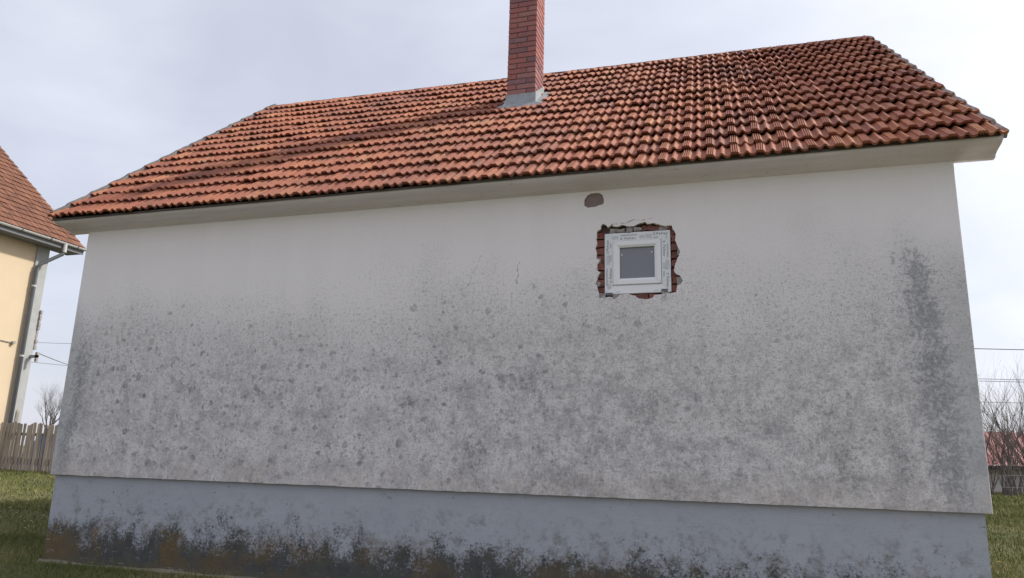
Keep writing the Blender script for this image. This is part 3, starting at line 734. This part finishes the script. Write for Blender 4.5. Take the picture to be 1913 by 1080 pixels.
def lettering(txt, x, zz, size, ang):
    cu = bpy.data.curves.new('lettering', 'FONT'); cu.body = txt; cu.size = size; cu.extrude = 0.0002; cu.space_character = 1.25; cu.shear = 0.12; cu.align_x = 'CENTER'; cu.align_y = 'CENTER'; cu.resolution_u = 2; cu.offset = size * 0.008
    tmp = bpy.data.objects.new('lettering_tmp', cu); col.objects.link(tmp)
    dg = bpy.context.evaluated_depsgraph_get(); me = bpy.data.meshes.new_from_object(tmp.evaluated_get(dg)); bpy.data.objects.remove(tmp)
    me.transform(Matrix.Translation(Vector((x, 0.0184, zz)) - RO) @ Matrix.Rotation(-ang, 4, 'Y') @ Matrix.Rotation(math.pi / 2, 4, 'X'))
    me.materials.clear(); me.materials.append(M['print']); o = obj('lettering', me, None, win); return o
def fine_print(x, zz, w, rows, vertical=False, mat=None, pitch=.0065):
    mb = MB(); rr = random.Random(int(x * 1000 + zz * 77))
    for r_ in range(rows):
        c = -w / 2
        while c < w / 2 - .004:
            l = rr.uniform(.004, .012); l = min(l, w / 2 - c); o_ = (r_ - (rows - 1) / 2) * pitch
            if vertical: mb.box(x + o_ - .0014, x + o_ + .0014, .0180, .0187, zz + c, zz + c + l)
            else: mb.box(x + c, x + c + l, .0180, .0187, zz + o_ - .0014, zz + o_ + .0014)
            c += l + .003
    o = mb.build('fine_print', mat or M['print2'], house); o.parent = win
TXT = 'Peštan'
def logo(x, zz, s, vertical):
    mb = MB()
    for k in (-1, 1):
        if vertical: mb.box(x + k * s * .33 - s * .1, x + k * s * .33 + s * .1, .0180, .0187, zz - s * .4, zz + s * .4)
        else: mb.box(x - s * .4, x + s * .4, .0180, .0187, zz + k * s * .33 - s * .1, zz + k * s * .33 + s * .1)
    if vertical: mb.box(x - s * .43, x + s * .43, .01805, .01875, zz + s * .3, zz + s * .45)
    else: mb.box(x + s * .3, x + s * .45, .01805, .01875, zz - s * .43, zz + s * .43)
    o = mb.build('logo_mark', M['print'], house); o.parent = win
zt1, zt2 = wz1 - .026, wz1 - .056
lettering(TXT, wx0 + .232, zt2, .031, 0); logo(wx0 + .152, zt2, .020, False); lettering(TXT, wx0 + .520, zt1 - .002, .031, 0); logo(wx0 + .450, zt1 - .002, .020, False)
fine_print(wx0 + .225, zt1, .15, 2, mat=M['print']); fine_print(wx0 + .10, zt2 + .012, .06, 5); fine_print(wx0 + .345, zt2 + .008, .05, 5); fine_print(wx0 + .405, zt2 + .01, .055, 6); fine_print(wx0 + .47, zt2 - .006, .04, 2, mat=M['print'])
xl1, xl2 = wx0 + .028, wx0 + .056
lettering(TXT, xl1, wz1 - .115, .031, math.pi / 2); logo(xl1, wz1 - .185, .018, True); lettering(TXT, xl2, wz0 + .19, .031, math.pi / 2); logo(xl2, wz0 + .115, .018, True)
fine_print(xl1 - .006, wz0 + .16, .16, 2, True, M['print']); fine_print(xl1 + .006, wz0 + .32, .09, 5, True); fine_print(xl2, wz0 + .335, .06, 4, True); fine_print(xl2, wz0 + .455, .05, 2, True, M['print']); fine_print(xl1 + .012, wz0 + .075, .05, 5, True)
xr1, xr2 = wx1 - .056, wx1 - .028
lettering(TXT, xr1 + .002, wz0 + .385, .031, -math.pi / 2); logo(xr1 + .002, wz0 + .462, .018, True); lettering(TXT, xr2, wz0 + .095, .031, -math.pi / 2); logo(xr2, wz0 + .165, .018, True)
fine_print(xr2 + .004, wz0 + .38, .13, 2, True, M['print']); fine_print(xr1, wz0 + .24, .06, 4, True); fine_print(xr2, wz0 + .25, .09, 5, True); fine_print(xr1 - .004, wz0 + .17, .05, 2, True, M['print']); fine_print(xr2 - .004, wz1 - .06, .05, 3, True)

# ------------------------------------------------------------------ yellow neighbour
YX, YY = -13.05, 10.20
nb = thing('yellow_house', (-17.5, 5.0, ground_z(-13, 5)), 'pale yellow rendered house with brown tile roof, white gutter and downpipe', 'house')
ZE = 6.43                                           # eave height
mb = MB(); mb.box(-22.0, YX, 0.0, YY, -0.95, ZE - 0.14); mb.prism_y([(-22.0, ZE - .139), (YX, ZE - .139), (-17.5, ZE + 4.3)], 0.02, YY - .02)
mb.build('wall', M['yellow'], nb)
mb = MB(); mb.box(YX - .2, YX + .05, YY - .36, YY + .045, -0.95, ZE - .2); mb.build('corner_pilaster', M['pil'], nb)
# roof: slab and tiles, ridge along y
ex, ey1, ey0 = -12.48, 11.0, -0.9
slope = R(41); rl = (ex + 17.5) / math.cos(slope)
mb = MB(); mb.prism_y([(ex, ZE - .06), (-17.5, ZE - .06 + (ex + 17.5) * -math.tan(slope) * -1), (-22.5, ZE - .06), (-22.5, ZE - .14), (-17.5, ZE - .18 + (ex + 17.5) * math.tan(slope)), (ex, ZE - .14)], ey0, ey1 - .02)
mb.build('roof_slab', M['fascia'], nb)
mb = MB(); mb.box(YX - .1, ex - .03, ey0, ey1 - .03, ZE - .22, ZE - .145); mb.box(ex - .03, ex - .005, ey0, ey1 - .03, ZE - .24, ZE - .05); mb.build('soffit', M['fascia'], nb)
pf2 = [(-.002, .012), (.02, .026), (.05, .024), (.08, .002), (.11, .016), (.14, .026), (.17, .010), (.203, .006)]
v2, f2 = tile_geo(0.37, .028, .016, pf2)
mb = MB(); tints = []; nr = int(rl / .33); ncol = int((ey1 - ey0) / .203)
X = Vector((0, 1, 0)); Yv = Vector((-math.cos(slope), 0, math.sin(slope))); N = X.cross(Yv)
for j in range(nr):
    for i in range(ncol):
        p = Vector((ex + .02, ey0 + i * (ey1 - ey0) / ncol, ZE - .045)) + Yv * (j * rl / nr)
        m = Matrix(((X.x, Yv.x, N.x, p.x), (X.y, Yv.y, N.y, p.y), (X.z, Yv.z, N.z, p.z), (0, 0, 0, 1))) @ Matrix.Translation((0, random.gauss(0, .006), random.gauss(0, .003)))
        mb.add([m @ Vector(v) for v in v2], f2); tints += [min(1, max(0, random.gauss(.35, .2)))] * len(v2)
me = mb.mesh('roof_tile_field', None, fix=False); me.transform(Matrix.Translation(-nb.location)); at = me.attributes.new('tint', 'FLOAT', 'POINT'); at.data.foreach_set('value', tints)
def mat_old_tile():
    n = NM('old_brown_tile'); r = n.attr('tint'); f = n.noise(n.P, 18, 4, .7)
    c = n.ramp(r, [(0, (0.16, 0.075, 0.05)), (.5, (0.23, 0.105, 0.065)), (1, (0.30, 0.145, 0.09))])
    return n.fin(n.mix(n.mul(n.step(f, .5, .75), .5), c, (0.12, .08, .065)), 0.75, 0.3)
M['old_tile'] = mat_old_tile(); me.materials.append(M['old_tile'])
tag(obj('roof_tile_field', me, None, nb), kind='stuff')
# gutter, brackets, downpipe
gx = ex + .055
mb = MB(); m = 8; pr = [(gx + .062 * math.cos(math.pi + math.pi * k / m), ZE - .060 + .062 * math.sin(math.pi + math.pi * k / m)) for k in range(m + 1)] + [(gx + .054 * math.cos(2 * math.pi - math.pi * k / m), ZE - .060 + .054 * math.sin(2 * math.pi - math.pi * k / m)) for k in range(m + 1)]
mb.prism_y(pr, ey0, ey1 + .02); gut = mb.build('gutter', M['white_paint'], nb)
for yy in np.arange(ey1 - .35, ey0, -0.95):
    mb = MB(); mb.prism_y([(gx + .070 * math.cos(math.pi + math.pi * k / m), ZE - .060 + .070 * math.sin(math.pi + math.pi * k / m)) for k in range(m + 1)] + [(gx + .0625 * math.cos(2 * math.pi - math.pi * k / m), ZE - .060 + .0625 * math.sin(2 * math.pi - math.pi * k / m)) for k in range(m + 1)], yy, yy + .035)
    mb.build('gutter_bracket', M['grey_metal'], nb)
py0 = YY - .10
mb = MB(); mb.tube([(gx, py0 + .15, ZE - .10), (gx, py0 + .15, ZE - .36)], .058, 10); mb.build('gutter_outlet', M['white_paint'], nb)
mb = MB(); mb.tube([(gx, py0 + .15, ZE - .30), (gx - .03, py0 + .13, ZE - .42), (YX + .16, py0 - .20, ZE - .80), (YX + .12, py0 - .24, ZE - .95), (YX + .12, py0 - .24, -0.5)], .055, 10); mb.build('downpipe', M['grey_metal'], nb, smooth=True)
for zz in (ZE - 1.5, ZE - 3.6):
    mb = MB(); mb.tube([(YX + .12, py0 - .24, zz), (YX + .12, py0 - .24, zz + .05)], .064, 10); mb.box(YX + .001, YX + .10, py0 - .255, py0 - .225, zz + .01, zz + .04); mb.build('pipe_clamp', M['white_paint'], nb)
# wire shadow on the wall built as geometry, bracket with insulator at the corner
mb = MB(); p1 = (YX + .03, YY - .62, 3.20); mb.tube([(YX + .02, YY - 5.0, 3.45), (YX + .02, YY - 2.5, 3.28), p1], .012, 5); mb.build('wire_shadow_strand', M['wire'], nb)
mb = MB(); mb.tube([(YX, YY - .62, 3.20), (YX + .10, YY - .62, 3.20)], .05, 8); mb.build('wire_shadow_knob', M['steel'], nb)
mb = MB(); mb.box(YX + .04, YX + .34, YY - .04, YY + .02, 2.84, 2.92); mb.box(YX + .26, YX + .34, YY - .04, YY + .02, 2.72, 3.0); mb.build('cable_bracket', M['steel'], nb)
mb = MB()
for i in range(12): mb.box(YX - .02, YX + .06 + random.uniform(0, .05), YY + .046, YY + .10 + random.uniform(0, .03), 3.1 + i * .10, 3.19 + i * .10)
mb.build('rough_masonry', M['mortar'], nb)

# ------------------------------------------------------------------ picket fence
FY = 9.25
fx0, fx1 = -12.95, -5.6
fence = thing('picket_fence', (-9.3, FY, ground_z(-9.3, FY)), 'weathered grey wooden picket fence beside the yellow house', 'fence')
rf = random.Random(5); x = fx0
pk = []
for v_ in range(4):
    bm = bmesh.new(); bmesh.ops.create_cube(bm, size=1.0)
    w = .090 + .008 * (v_ % 3); hh = 1.27 + .012 * v_
    for vv in bm.verts: vv.co = Vector((vv.co.x * w, vv.co.y * .022, (vv.co.z + .5) * hh))
    tops = [vv for vv in bm.verts if vv.co.z > .5]
    for vv in tops: vv.co.z += (.03 if (vv.co.x > 0) == (v_ % 2 == 0) else -.01) * (v_ % 3) * .6
    bmesh.ops.bevel(bm, geom=bm.edges[:], offset=.004, segments=1, affect='EDGES')
    me = bpy.data.meshes.new('picket'); bm.to_mesh(me); bm.free(); me.materials.append(M['old_wood']); pk.append(me)
while x < fx1:
    o = bpy.data.objects.new('picket', rf.choice(pk)); col.objects.link(o); o.parent = fence
    o.location = Vector((x, FY + rf.uniform(-.004, .004), ground_z(x, FY) - .03 + rf.gauss(0, .012))) - fence.location
    o.rotation_euler = (rf.gauss(0, .01), rf.gauss(0.012, .008), rf.gauss(0, .03)); x += .122 + rf.gauss(0, .005)
for hz in (.30, .95):
    mb = MB(); mb.add([(fx0 - .05, FY + .014, ground_z(fx0, FY) + hz), (fx1 + .05, FY + .014, ground_z(fx1, FY) + hz), (fx1 + .05, FY + .06, ground_z(fx1, FY) + hz), (fx0 - .05, FY + .06, ground_z(fx0, FY) + hz),
        (fx0 - .05, FY + .014, ground_z(fx0, FY) + hz + .08), (fx1 + .05, FY + .014, ground_z(fx1, FY) + hz + .08), (fx1 + .05, FY + .06, ground_z(fx1, FY) + hz + .08), (fx0 - .05, FY + .06, ground_z(fx0, FY) + hz + .08)],
        [(0, 3, 2, 1), (4, 5, 6, 7), (0, 1, 5, 4), (1, 2, 6, 5), (2, 3, 7, 6), (3, 0, 4, 7)]); mb.build('rail', M['rail_wood'], fence)
for x, hh in ((-12.12, 1.62), (-9.9, 1.40), (-7.8, 1.38), (-5.7, 1.38)):
    mb = MB(); gz = ground_z(x, FY); mb.tube([(x, FY + .115, gz - .2), (x + .01, FY + .115, gz + hh - .05), (x + .01, FY + .115, gz + hh)], [.055, .05, .025], 7); mb.build('post', M['old_wood'], fence)

# blue sheeting behind the fence
mb = MB(); n = 14
bx, by = -10.95, FY + 0.75; gz = ground_z(bx, by)
for j in range(n + 1):
    for i in range(n + 1):
        a = i / n * 2 - 1; b = j / n * 2 - 1; r = max(abs(a), abs(b)); h = .98 * (1 - max(0, r - .45) / .55) ** 0.8 if r > .45 else .98
        h += .10 * mnoise.noise(Vector((a * 3, b * 3, 1))); mb.v.append((bx + a * 1.35, by + b * .5, gz + max(-.02, h) - (0.02 if r == 1 else 0)))
for j in range(n):
    for i in range(n): q = j * (n + 1) + i; mb.f.append((q, q + 1, q + n + 2, q + n + 1))
bt = mb.build('tarpaulin', M['blue'], smooth=True); tag(bt, 'blue plastic sheet draped over a pile behind the picket fence', 'tarpaulin')

# ------------------------------------------------------------------ bare trees and shrubs
def grow(mb_t, mb_c, p, d, length, rad, depth, rr, up=0.25, spread=0.55, maxd=5, crown_from=1, kids=(2, 3)):
    seg = 4; pts = [p.copy()]; rads = [rad]; dd = d.copy()
    for i in range(seg):
        dd = (dd + Vector((rr.gauss(0, .11), rr.gauss(0, .11), rr.gauss(0, .07) + up * .16))).normalized()
        p = p + dd * (length / seg); pts.append(p.copy()); rads.append(rad * (1 - .5 * (i + 1) / seg))
    (mb_t if depth < crown_from else mb_c).tube(pts, rads, 6 if depth < 2 else 4 if depth < 4 else 3, caps=False)
    if depth >= maxd: return
    for k in range(rr.randint(*kids) + (1 if depth < 2 else 0)):
        t = rr.uniform(.35, 1.0) if k else 1.0; idx = min(seg, max(1, int(round(t * seg))))
        nd = (dd + Vector((rr.gauss(0, spread), rr.gauss(0, spread), rr.gauss(0.1, spread * .5)))).normalized()
        if nd.z < -.1: nd.z = abs(nd.z)
        grow(mb_t, mb_c, pts[idx], nd, length * rr.uniform(.58, .82), rads[idx] * rr.uniform(.55, .75), depth + 1, rr, up, spread, maxd, crown_from, kids)

def bare_tree(name, loc, label, h, seed, spread=.5, maxd=6, rad=.10, trunk=.28, mat='bark', kids=(2, 3)):
    t = thing(name, loc, label, 'tree'); rr = random.Random(seed); a, b = MB(), MB()
    grow(a, b, Vector(loc) - Vector((0, 0, .1)), Vector((0, 0, 1)), h * trunk, rad, 0, rr, .3, spread, maxd, 1, kids)
    a.build('trunk', M[mat], t, smooth=True); b.build('crown', M[mat], t); return t
pt = on_y(84, 800, 34.0)
bare_tree('bare_tree', (pt.x, pt.y, ground_z(pt.x, pt.y)), 'leafless round-crowned tree in the distance past the yellow house', 12.5, 21, .33, 6, .16, .16, kids=(3, 4))

def shrub(loc, label, h, nst, seed, spread=.30, rad=.02, maxd=3, group=None):
    t = thing('bare_shrub', loc, label, 'shrub', group); rr = random.Random(seed); a, b = MB(), MB()
    for k in range(nst):
        an = rr.uniform(0, 6.28); r = rr.uniform(0.0, .35); p = Vector(loc) + Vector((math.cos(an) * r, math.sin(an) * r, -.08))
        d = Vector((math.cos(an) * rr.uniform(.02, .38), math.sin(an) * rr.uniform(.02, .38), 1)).normalized()
        grow(a, b, p, d, h * rr.uniform(.35, .52), rad * rr.uniform(.6, 1.2), 0, rr, .25, spread, maxd, 1, (2, 3))
    a.build('stem', M['bark2'], t); b.build('twigs', M['bark2'], t); return t
SH = [(1868, 25.5, 5.4, 8, .046, 'tall leafless shrub rising highest beside the house corner'),
      (1905, 25.0, 4.2, 11, .032, 'dense leafless shrub with many upright stems in front of the red roof'),
      (1950, 26.5, 4.8, 13, .040, 'leafless thicket shrub at the outer end of the shed'),
      (1845, 27.5, 3.2, 8, .028, 'low leafless shrub half hidden behind the house corner'),
      (1890, 27.0, 3.2, 10, .026, 'thin twiggy shrub close against the shed wall')]
for i, (px, yy, h, ns, rad, lb) in enumerate(SH):
    p = on_y(px, 920, yy); shrub((p.x, yy, ground_z(p.x, yy)), lb, h, ns, 40 + i, .32, rad)

# ------------------------------------------------------------------ red roofed shed on the right
sp = on_y(1880, 900, 32.0); sx = sp.x; gz = ground_z(sx, 32)
shed = thing('garden_shed', (sx + 3, 34, gz), 'low white shed with a red sheet roof behind the leafless shrubs', 'shed')
mb = MB(); mb.box(sx - 5, sx + 11, 32.6, 37.0, gz - .2, gz + 1.15); mb.build('wall', M['shed_wall'], shed)
for k in range(9):
    mb = MB(); x = sx - 4.9 + k * 1.9; mb.box(x, x + .09, 32.1, 32.19, gz - .1, gz + .98); mb.build('post', M['pole'], shed)
mb = MB(); mb.box(sx - 5.3, sx + 11.3, 31.98, 32.10, gz + .97, gz + 1.14); mb.build('fascia', M['dark_board'], shed)
mb = MB(); n = 84; vs = []
for i in range(n + 1):
    x = sx - 5.4 + i * 16.8 / n; w = .035 * (1 if i % 2 else -1); mb.v += [(x, 31.85, gz + 1.17 + w), (x, 34.8, gz + 2.75 + w), (x, 37.4, gz + 1.25 + w)]
for i in range(n): mb.f += [(3 * i, 3 * i + 3, 3 * i + 4, 3 * i + 1), (3 * i + 1, 3 * i + 4, 3 * i + 5, 3 * i + 2)]
o = mb.build('roof', M['red_roof'], shed)
o.modifiers.new('thickness', 'SOLIDIFY').thickness = .02

# wire fence before the shrubs
wf = thing('wire_fence', (18, 24.0, ground_z(18, 24)), 'thin wire fence on posts in front of the leafless shrubs', 'fence')
for k in range(7):
    x = 12.6 + k * 2.2; g_ = ground_z(x, 24); mb = MB(); mb.tube([(x, 24, g_ - .2), (x, 24, g_ + 1.15)], .022, 6); mb.build('post', M['steel'], wf)
for hz in (.35, .75, 1.1):
    mb = MB(); mb.tube([(12.6 + k * 2.2, 23.965, ground_z(12.6 + k * 2.2, 24) + hz - (.0)) for k in range(7)], .006, 4); mb.build('wire', M['steel'], wf)

# ------------------------------------------------------------------ poles and overhead lines
def pole(x, y, h, label):
    g_ = ground_z(x, y); t = thing('utility_pole', (x, y, g_), label, 'pole')
    mb = MB(); mb.tube([(x, y, g_ - .5), (x, y, g_ + h)], [.15, .09], 10); mb.build('mast', M['pole'], t, smooth=True)
    for hz in (h - .5, h - 1.9):
        mb = MB(); mb.box(x - .05, x + .05, y - .9, y + .9, g_ + hz - .06, g_ + hz + .06); mb.build('crossarm', M['pole'], t)
    return g_
xA, xB, yP = 6.0, 46.0, 46.0
gA = pole(xA, yP, 12.0, 'wooden utility pole standing behind the plastered house'); gB = pole(xB, yP - 4, 11.5, 'wooden utility pole beyond the red roofed shed')
def wire(a, b, sag, label, r=.016, n=24, grp=None):
    a, b = Vector(a), Vector(b); mb = MB()
    mb.tube([a.lerp(b, t / n) - Vector((0, 0, sag * 4 * (t / n) * (1 - t / n))) for t in range(n + 1)], r, 4)
    o = mb.build('overhead_line', M['wire']); tag(o, label, 'power line', grp); return o
# heights measured on the photograph at the right hand frame edge
def wire_at(py, yy, r, lb):
    p = on_y(1875, py, yy); q = on_y(1913, py + 0.6, yy); k = (q.z - p.z) / (q.x - p.x)
    wire((xA, yy, p.z - k * (p.x - xA) + .25), (xB, yy - .5, p.z + k * (xB - p.x) + .25), .45, lb, r, 24, 'overhead wires beyond the shrubs')
for py, r, lb in ((648, .026, 'thickest and highest overhead wire crossing the open sky above the leafless shrubs'), (704, .016, 'upper wire of the close pair at the shrub tops'),
                  (708, .016, 'lower wire of the close pair at the shrub tops'), (747, .015, 'lowest overhead wire running behind the twigs of the shrubs')): wire_at(py, yP - 1.5, r, lb)
bk = (YX + .33, YY - .01, 2.98)
e1 = on_y(122, 677, 16.0); d = (e1 - Vector(bk)); wire(bk, Vector(bk) + d * 2.2, .05, 'service cable sloping down from the yellow house bracket', .014)
e2 = on_y(124, 640, 45.0); e2b = on_y(60, 638.5, 45.0)
wire(e2b + (e2b - e2) * 1.0, e2 + (e2 - e2b) * 4.0, .1, 'higher distant wire in the gap between the two houses', .018)
e3 = on_y(124, 681, 45.0); e3b = on_y(64, 676, 45.0)
wire(e3b + (e3b - e3) * 1.0, e3 + (e3 - e3b) * 4.0, .1, 'lower distant wire in the gap between the two houses', .018)

# ------------------------------------------------------------------ grass
def grass():
    rng = np.random.default_rng(3); V = []; T = []
    def scatter(x0, x1, y0, y1, dens, test, hmin, hmax, wid):
        N_ = int((x1 - x0) * (y1 - y0) * dens); xs = rng.uniform(x0, x1, N_); ys = rng.uniform(y0, y1, N_)
        zs = -0.905 + 0.05 * np.minimum(ys, 0)
        px = np.empty(N_); py = np.empty(N_)
        dx, dy, dz = xs - CAM.x, ys - CAM.y, -1.15
        dep = dx * cf.x + dy * cf.y + dz * cf.z; px = 956.5 + FPX * (dx * cr.x + dy * cr.y + dz * cr.z) / dep; py = 540 + FPX * (dx * cd.x + dy * cd.y + dz * cd.z) / dep
        keep = test(px, py, xs, ys, dep); xs, ys = xs[keep], ys[keep]
        for x, y in zip(xs.tolist(), ys.tolist()):
            z = ground_z(x, y); cl = mnoise.noise(Vector((x * 1.3, y * 1.3, 4))); h = rng.uniform(hmin, hmax) * (1 + .5 * cl); a = rng.uniform(0, 6.283); w = wid * rng.uniform(.6, 1.3)
            lx, ly = rng.normal(0, .45) * h, rng.normal(0, .45) * h; ca, sa = math.cos(a) * w, math.sin(a) * w
            V.extend((x - ca, y - sa, z - .004, x + ca, y + sa, z - .004, x + lx, y + ly, z + h))
            t = min(1, max(0, .42 + .45 * mnoise.noise(Vector((x * .7, y * .7, 9))) + rng.normal(0, .2))); T.extend((t * .8, t * .8, t))
    left = lambda px, py, x, y, d: (px > -650) & (px < 420) & (py < 1260) & (d > .5) & ~((x > -.0) & (x < 9) & (y > -.05) & (y < 7))
    scatter(-3.2, 2.6, -2.2, 1.2, 2200, left, .025, .06, .0035)
    scatter(-9, 0.2, 0.0, 4.0, 900, left, .025, .06, .006)
    scatter(-13, -2, 3.0, 9.6, 420, left, .03, .07, .009)
    scatter(-.35, 9.3, -.22, -.05, 700, lambda px, py, x, y, d: px < 500, .05, .13, .004)
    right = lambda px, py, x, y, d: (px > 1780) & (px < 2250) & (py < 1250) & (d > .5) & ~((x > 0) & (x < 9.02) & (y > -.05) & (y < 7))
    scatter(8.9, 12.5, -.8, 4.0, 1800, right, .03, .085, .004)
    scatter(9.0, 15, 4.0, 10.0, 900, right, .03, .09, .006)
    scatter(10, 20, 10.0, 18.0, 420, right, .04, .10, .010)
    scatter(12, 26, 18.0, 30.0, 160, right, .05, .13, .018)
    v = np.array(V, dtype=np.float32); nv = len(v) // 3
    me = bpy.data.meshes.new('grass'); me.vertices.add(nv); me.vertices.foreach_set('co', v)
    me.loops.add(nv); me.loops.foreach_set('vertex_index', np.arange(nv, dtype=np.int32))
    me.polygons.add(nv // 3); me.polygons.foreach_set('loop_start', np.arange(0, nv, 3, dtype=np.int32))
    me.update(calc_edges=True); at = me.attributes.new('tint', 'FLOAT', 'POINT'); at.data.foreach_set('value', np.array(T, dtype=np.float32))
    o = obj('grass', me, M['blade']); tag(o, 'short green lawn grass around the house', 'grass', kind='stuff')
    print('grass tris', nv // 3)
grass()

# small flowers in the lawn
def flower_mesh(name, r, n, h, mat_c, petals=True):
    a = MB()
    for k in range(n):
        t = 2 * math.pi * k / n; t1 = t - .8 * math.pi / n; t2 = t + .8 * math.pi / n
        a.add([(0, 0, h), (math.cos(t1) * r * .9, math.sin(t1) * r * .9, h + r * .25), (math.cos(t) * r * 1.1, math.sin(t) * r * 1.1, h + r * .2), (math.cos(t2) * r * .9, math.sin(t2) * r * .9, h + r * .25)], [(0, 1, 2, 3)])
    return a
def flower(name, x, y, r, h, kind, label, cat, grp):
    z = ground_z(x, y); t = thing(name, (x, y, z), label, cat, grp); a = flower_mesh(name, r, 10, h, None)
    me = a.mesh('petals', M['petal'] if kind == 0 else M['yolk']); obj('petals', me, None, t)
    c = MB(); c.tube([(0, 0, h + r * .1), (0, 0, h + r * .32)], [r * .35, r * .25], 7); obj('flower_centre', c.mesh('flower_centre', M['yolk']), None, t)
    s_ = MB(); s_.tube([(0, 0, -.01), (0.004, 0, h)], .0015, 4); obj('stem', s_.mesh('stem', M['stem']), None, t)
def gpt(px, py):
    z = -0.9
    for _ in range(6):
        r = cf + cr * ((px - 956.5) / FPX) + cd * ((py - 540) / FPX); p = CAM + r * ((z - CAM.z) / r.z); z = ground_z(p.x, p.y)
    return p
for px, py in ((10, 909), (21, 925), (24, 926), (62, 937), (20, 942), (50, 947), (18, 954), (6, 962), (71, 951), (38, 968), (45, 982), (57, 981), (60, 984), (45, 995), (31, 960), (80, 970)):
    p = gpt(px, py); flower('daisy', p.x, p.y, .016, .06, 0, 'small white daisy in the lawn between house and picket fence', 'flower', 'daisies in the lawn by the fence')
p = gpt(1868, 1061); flower('dandelion', p.x, p.y, .018, .07, 1, 'yellow dandelion open in the lawn near the house corner', 'flower', None)
p = gpt(1900, 1057); flower('dandelion', p.x, p.y, .012, .05, 1, 'smaller faded dandelion farther out from the house corner', 'flower', None)
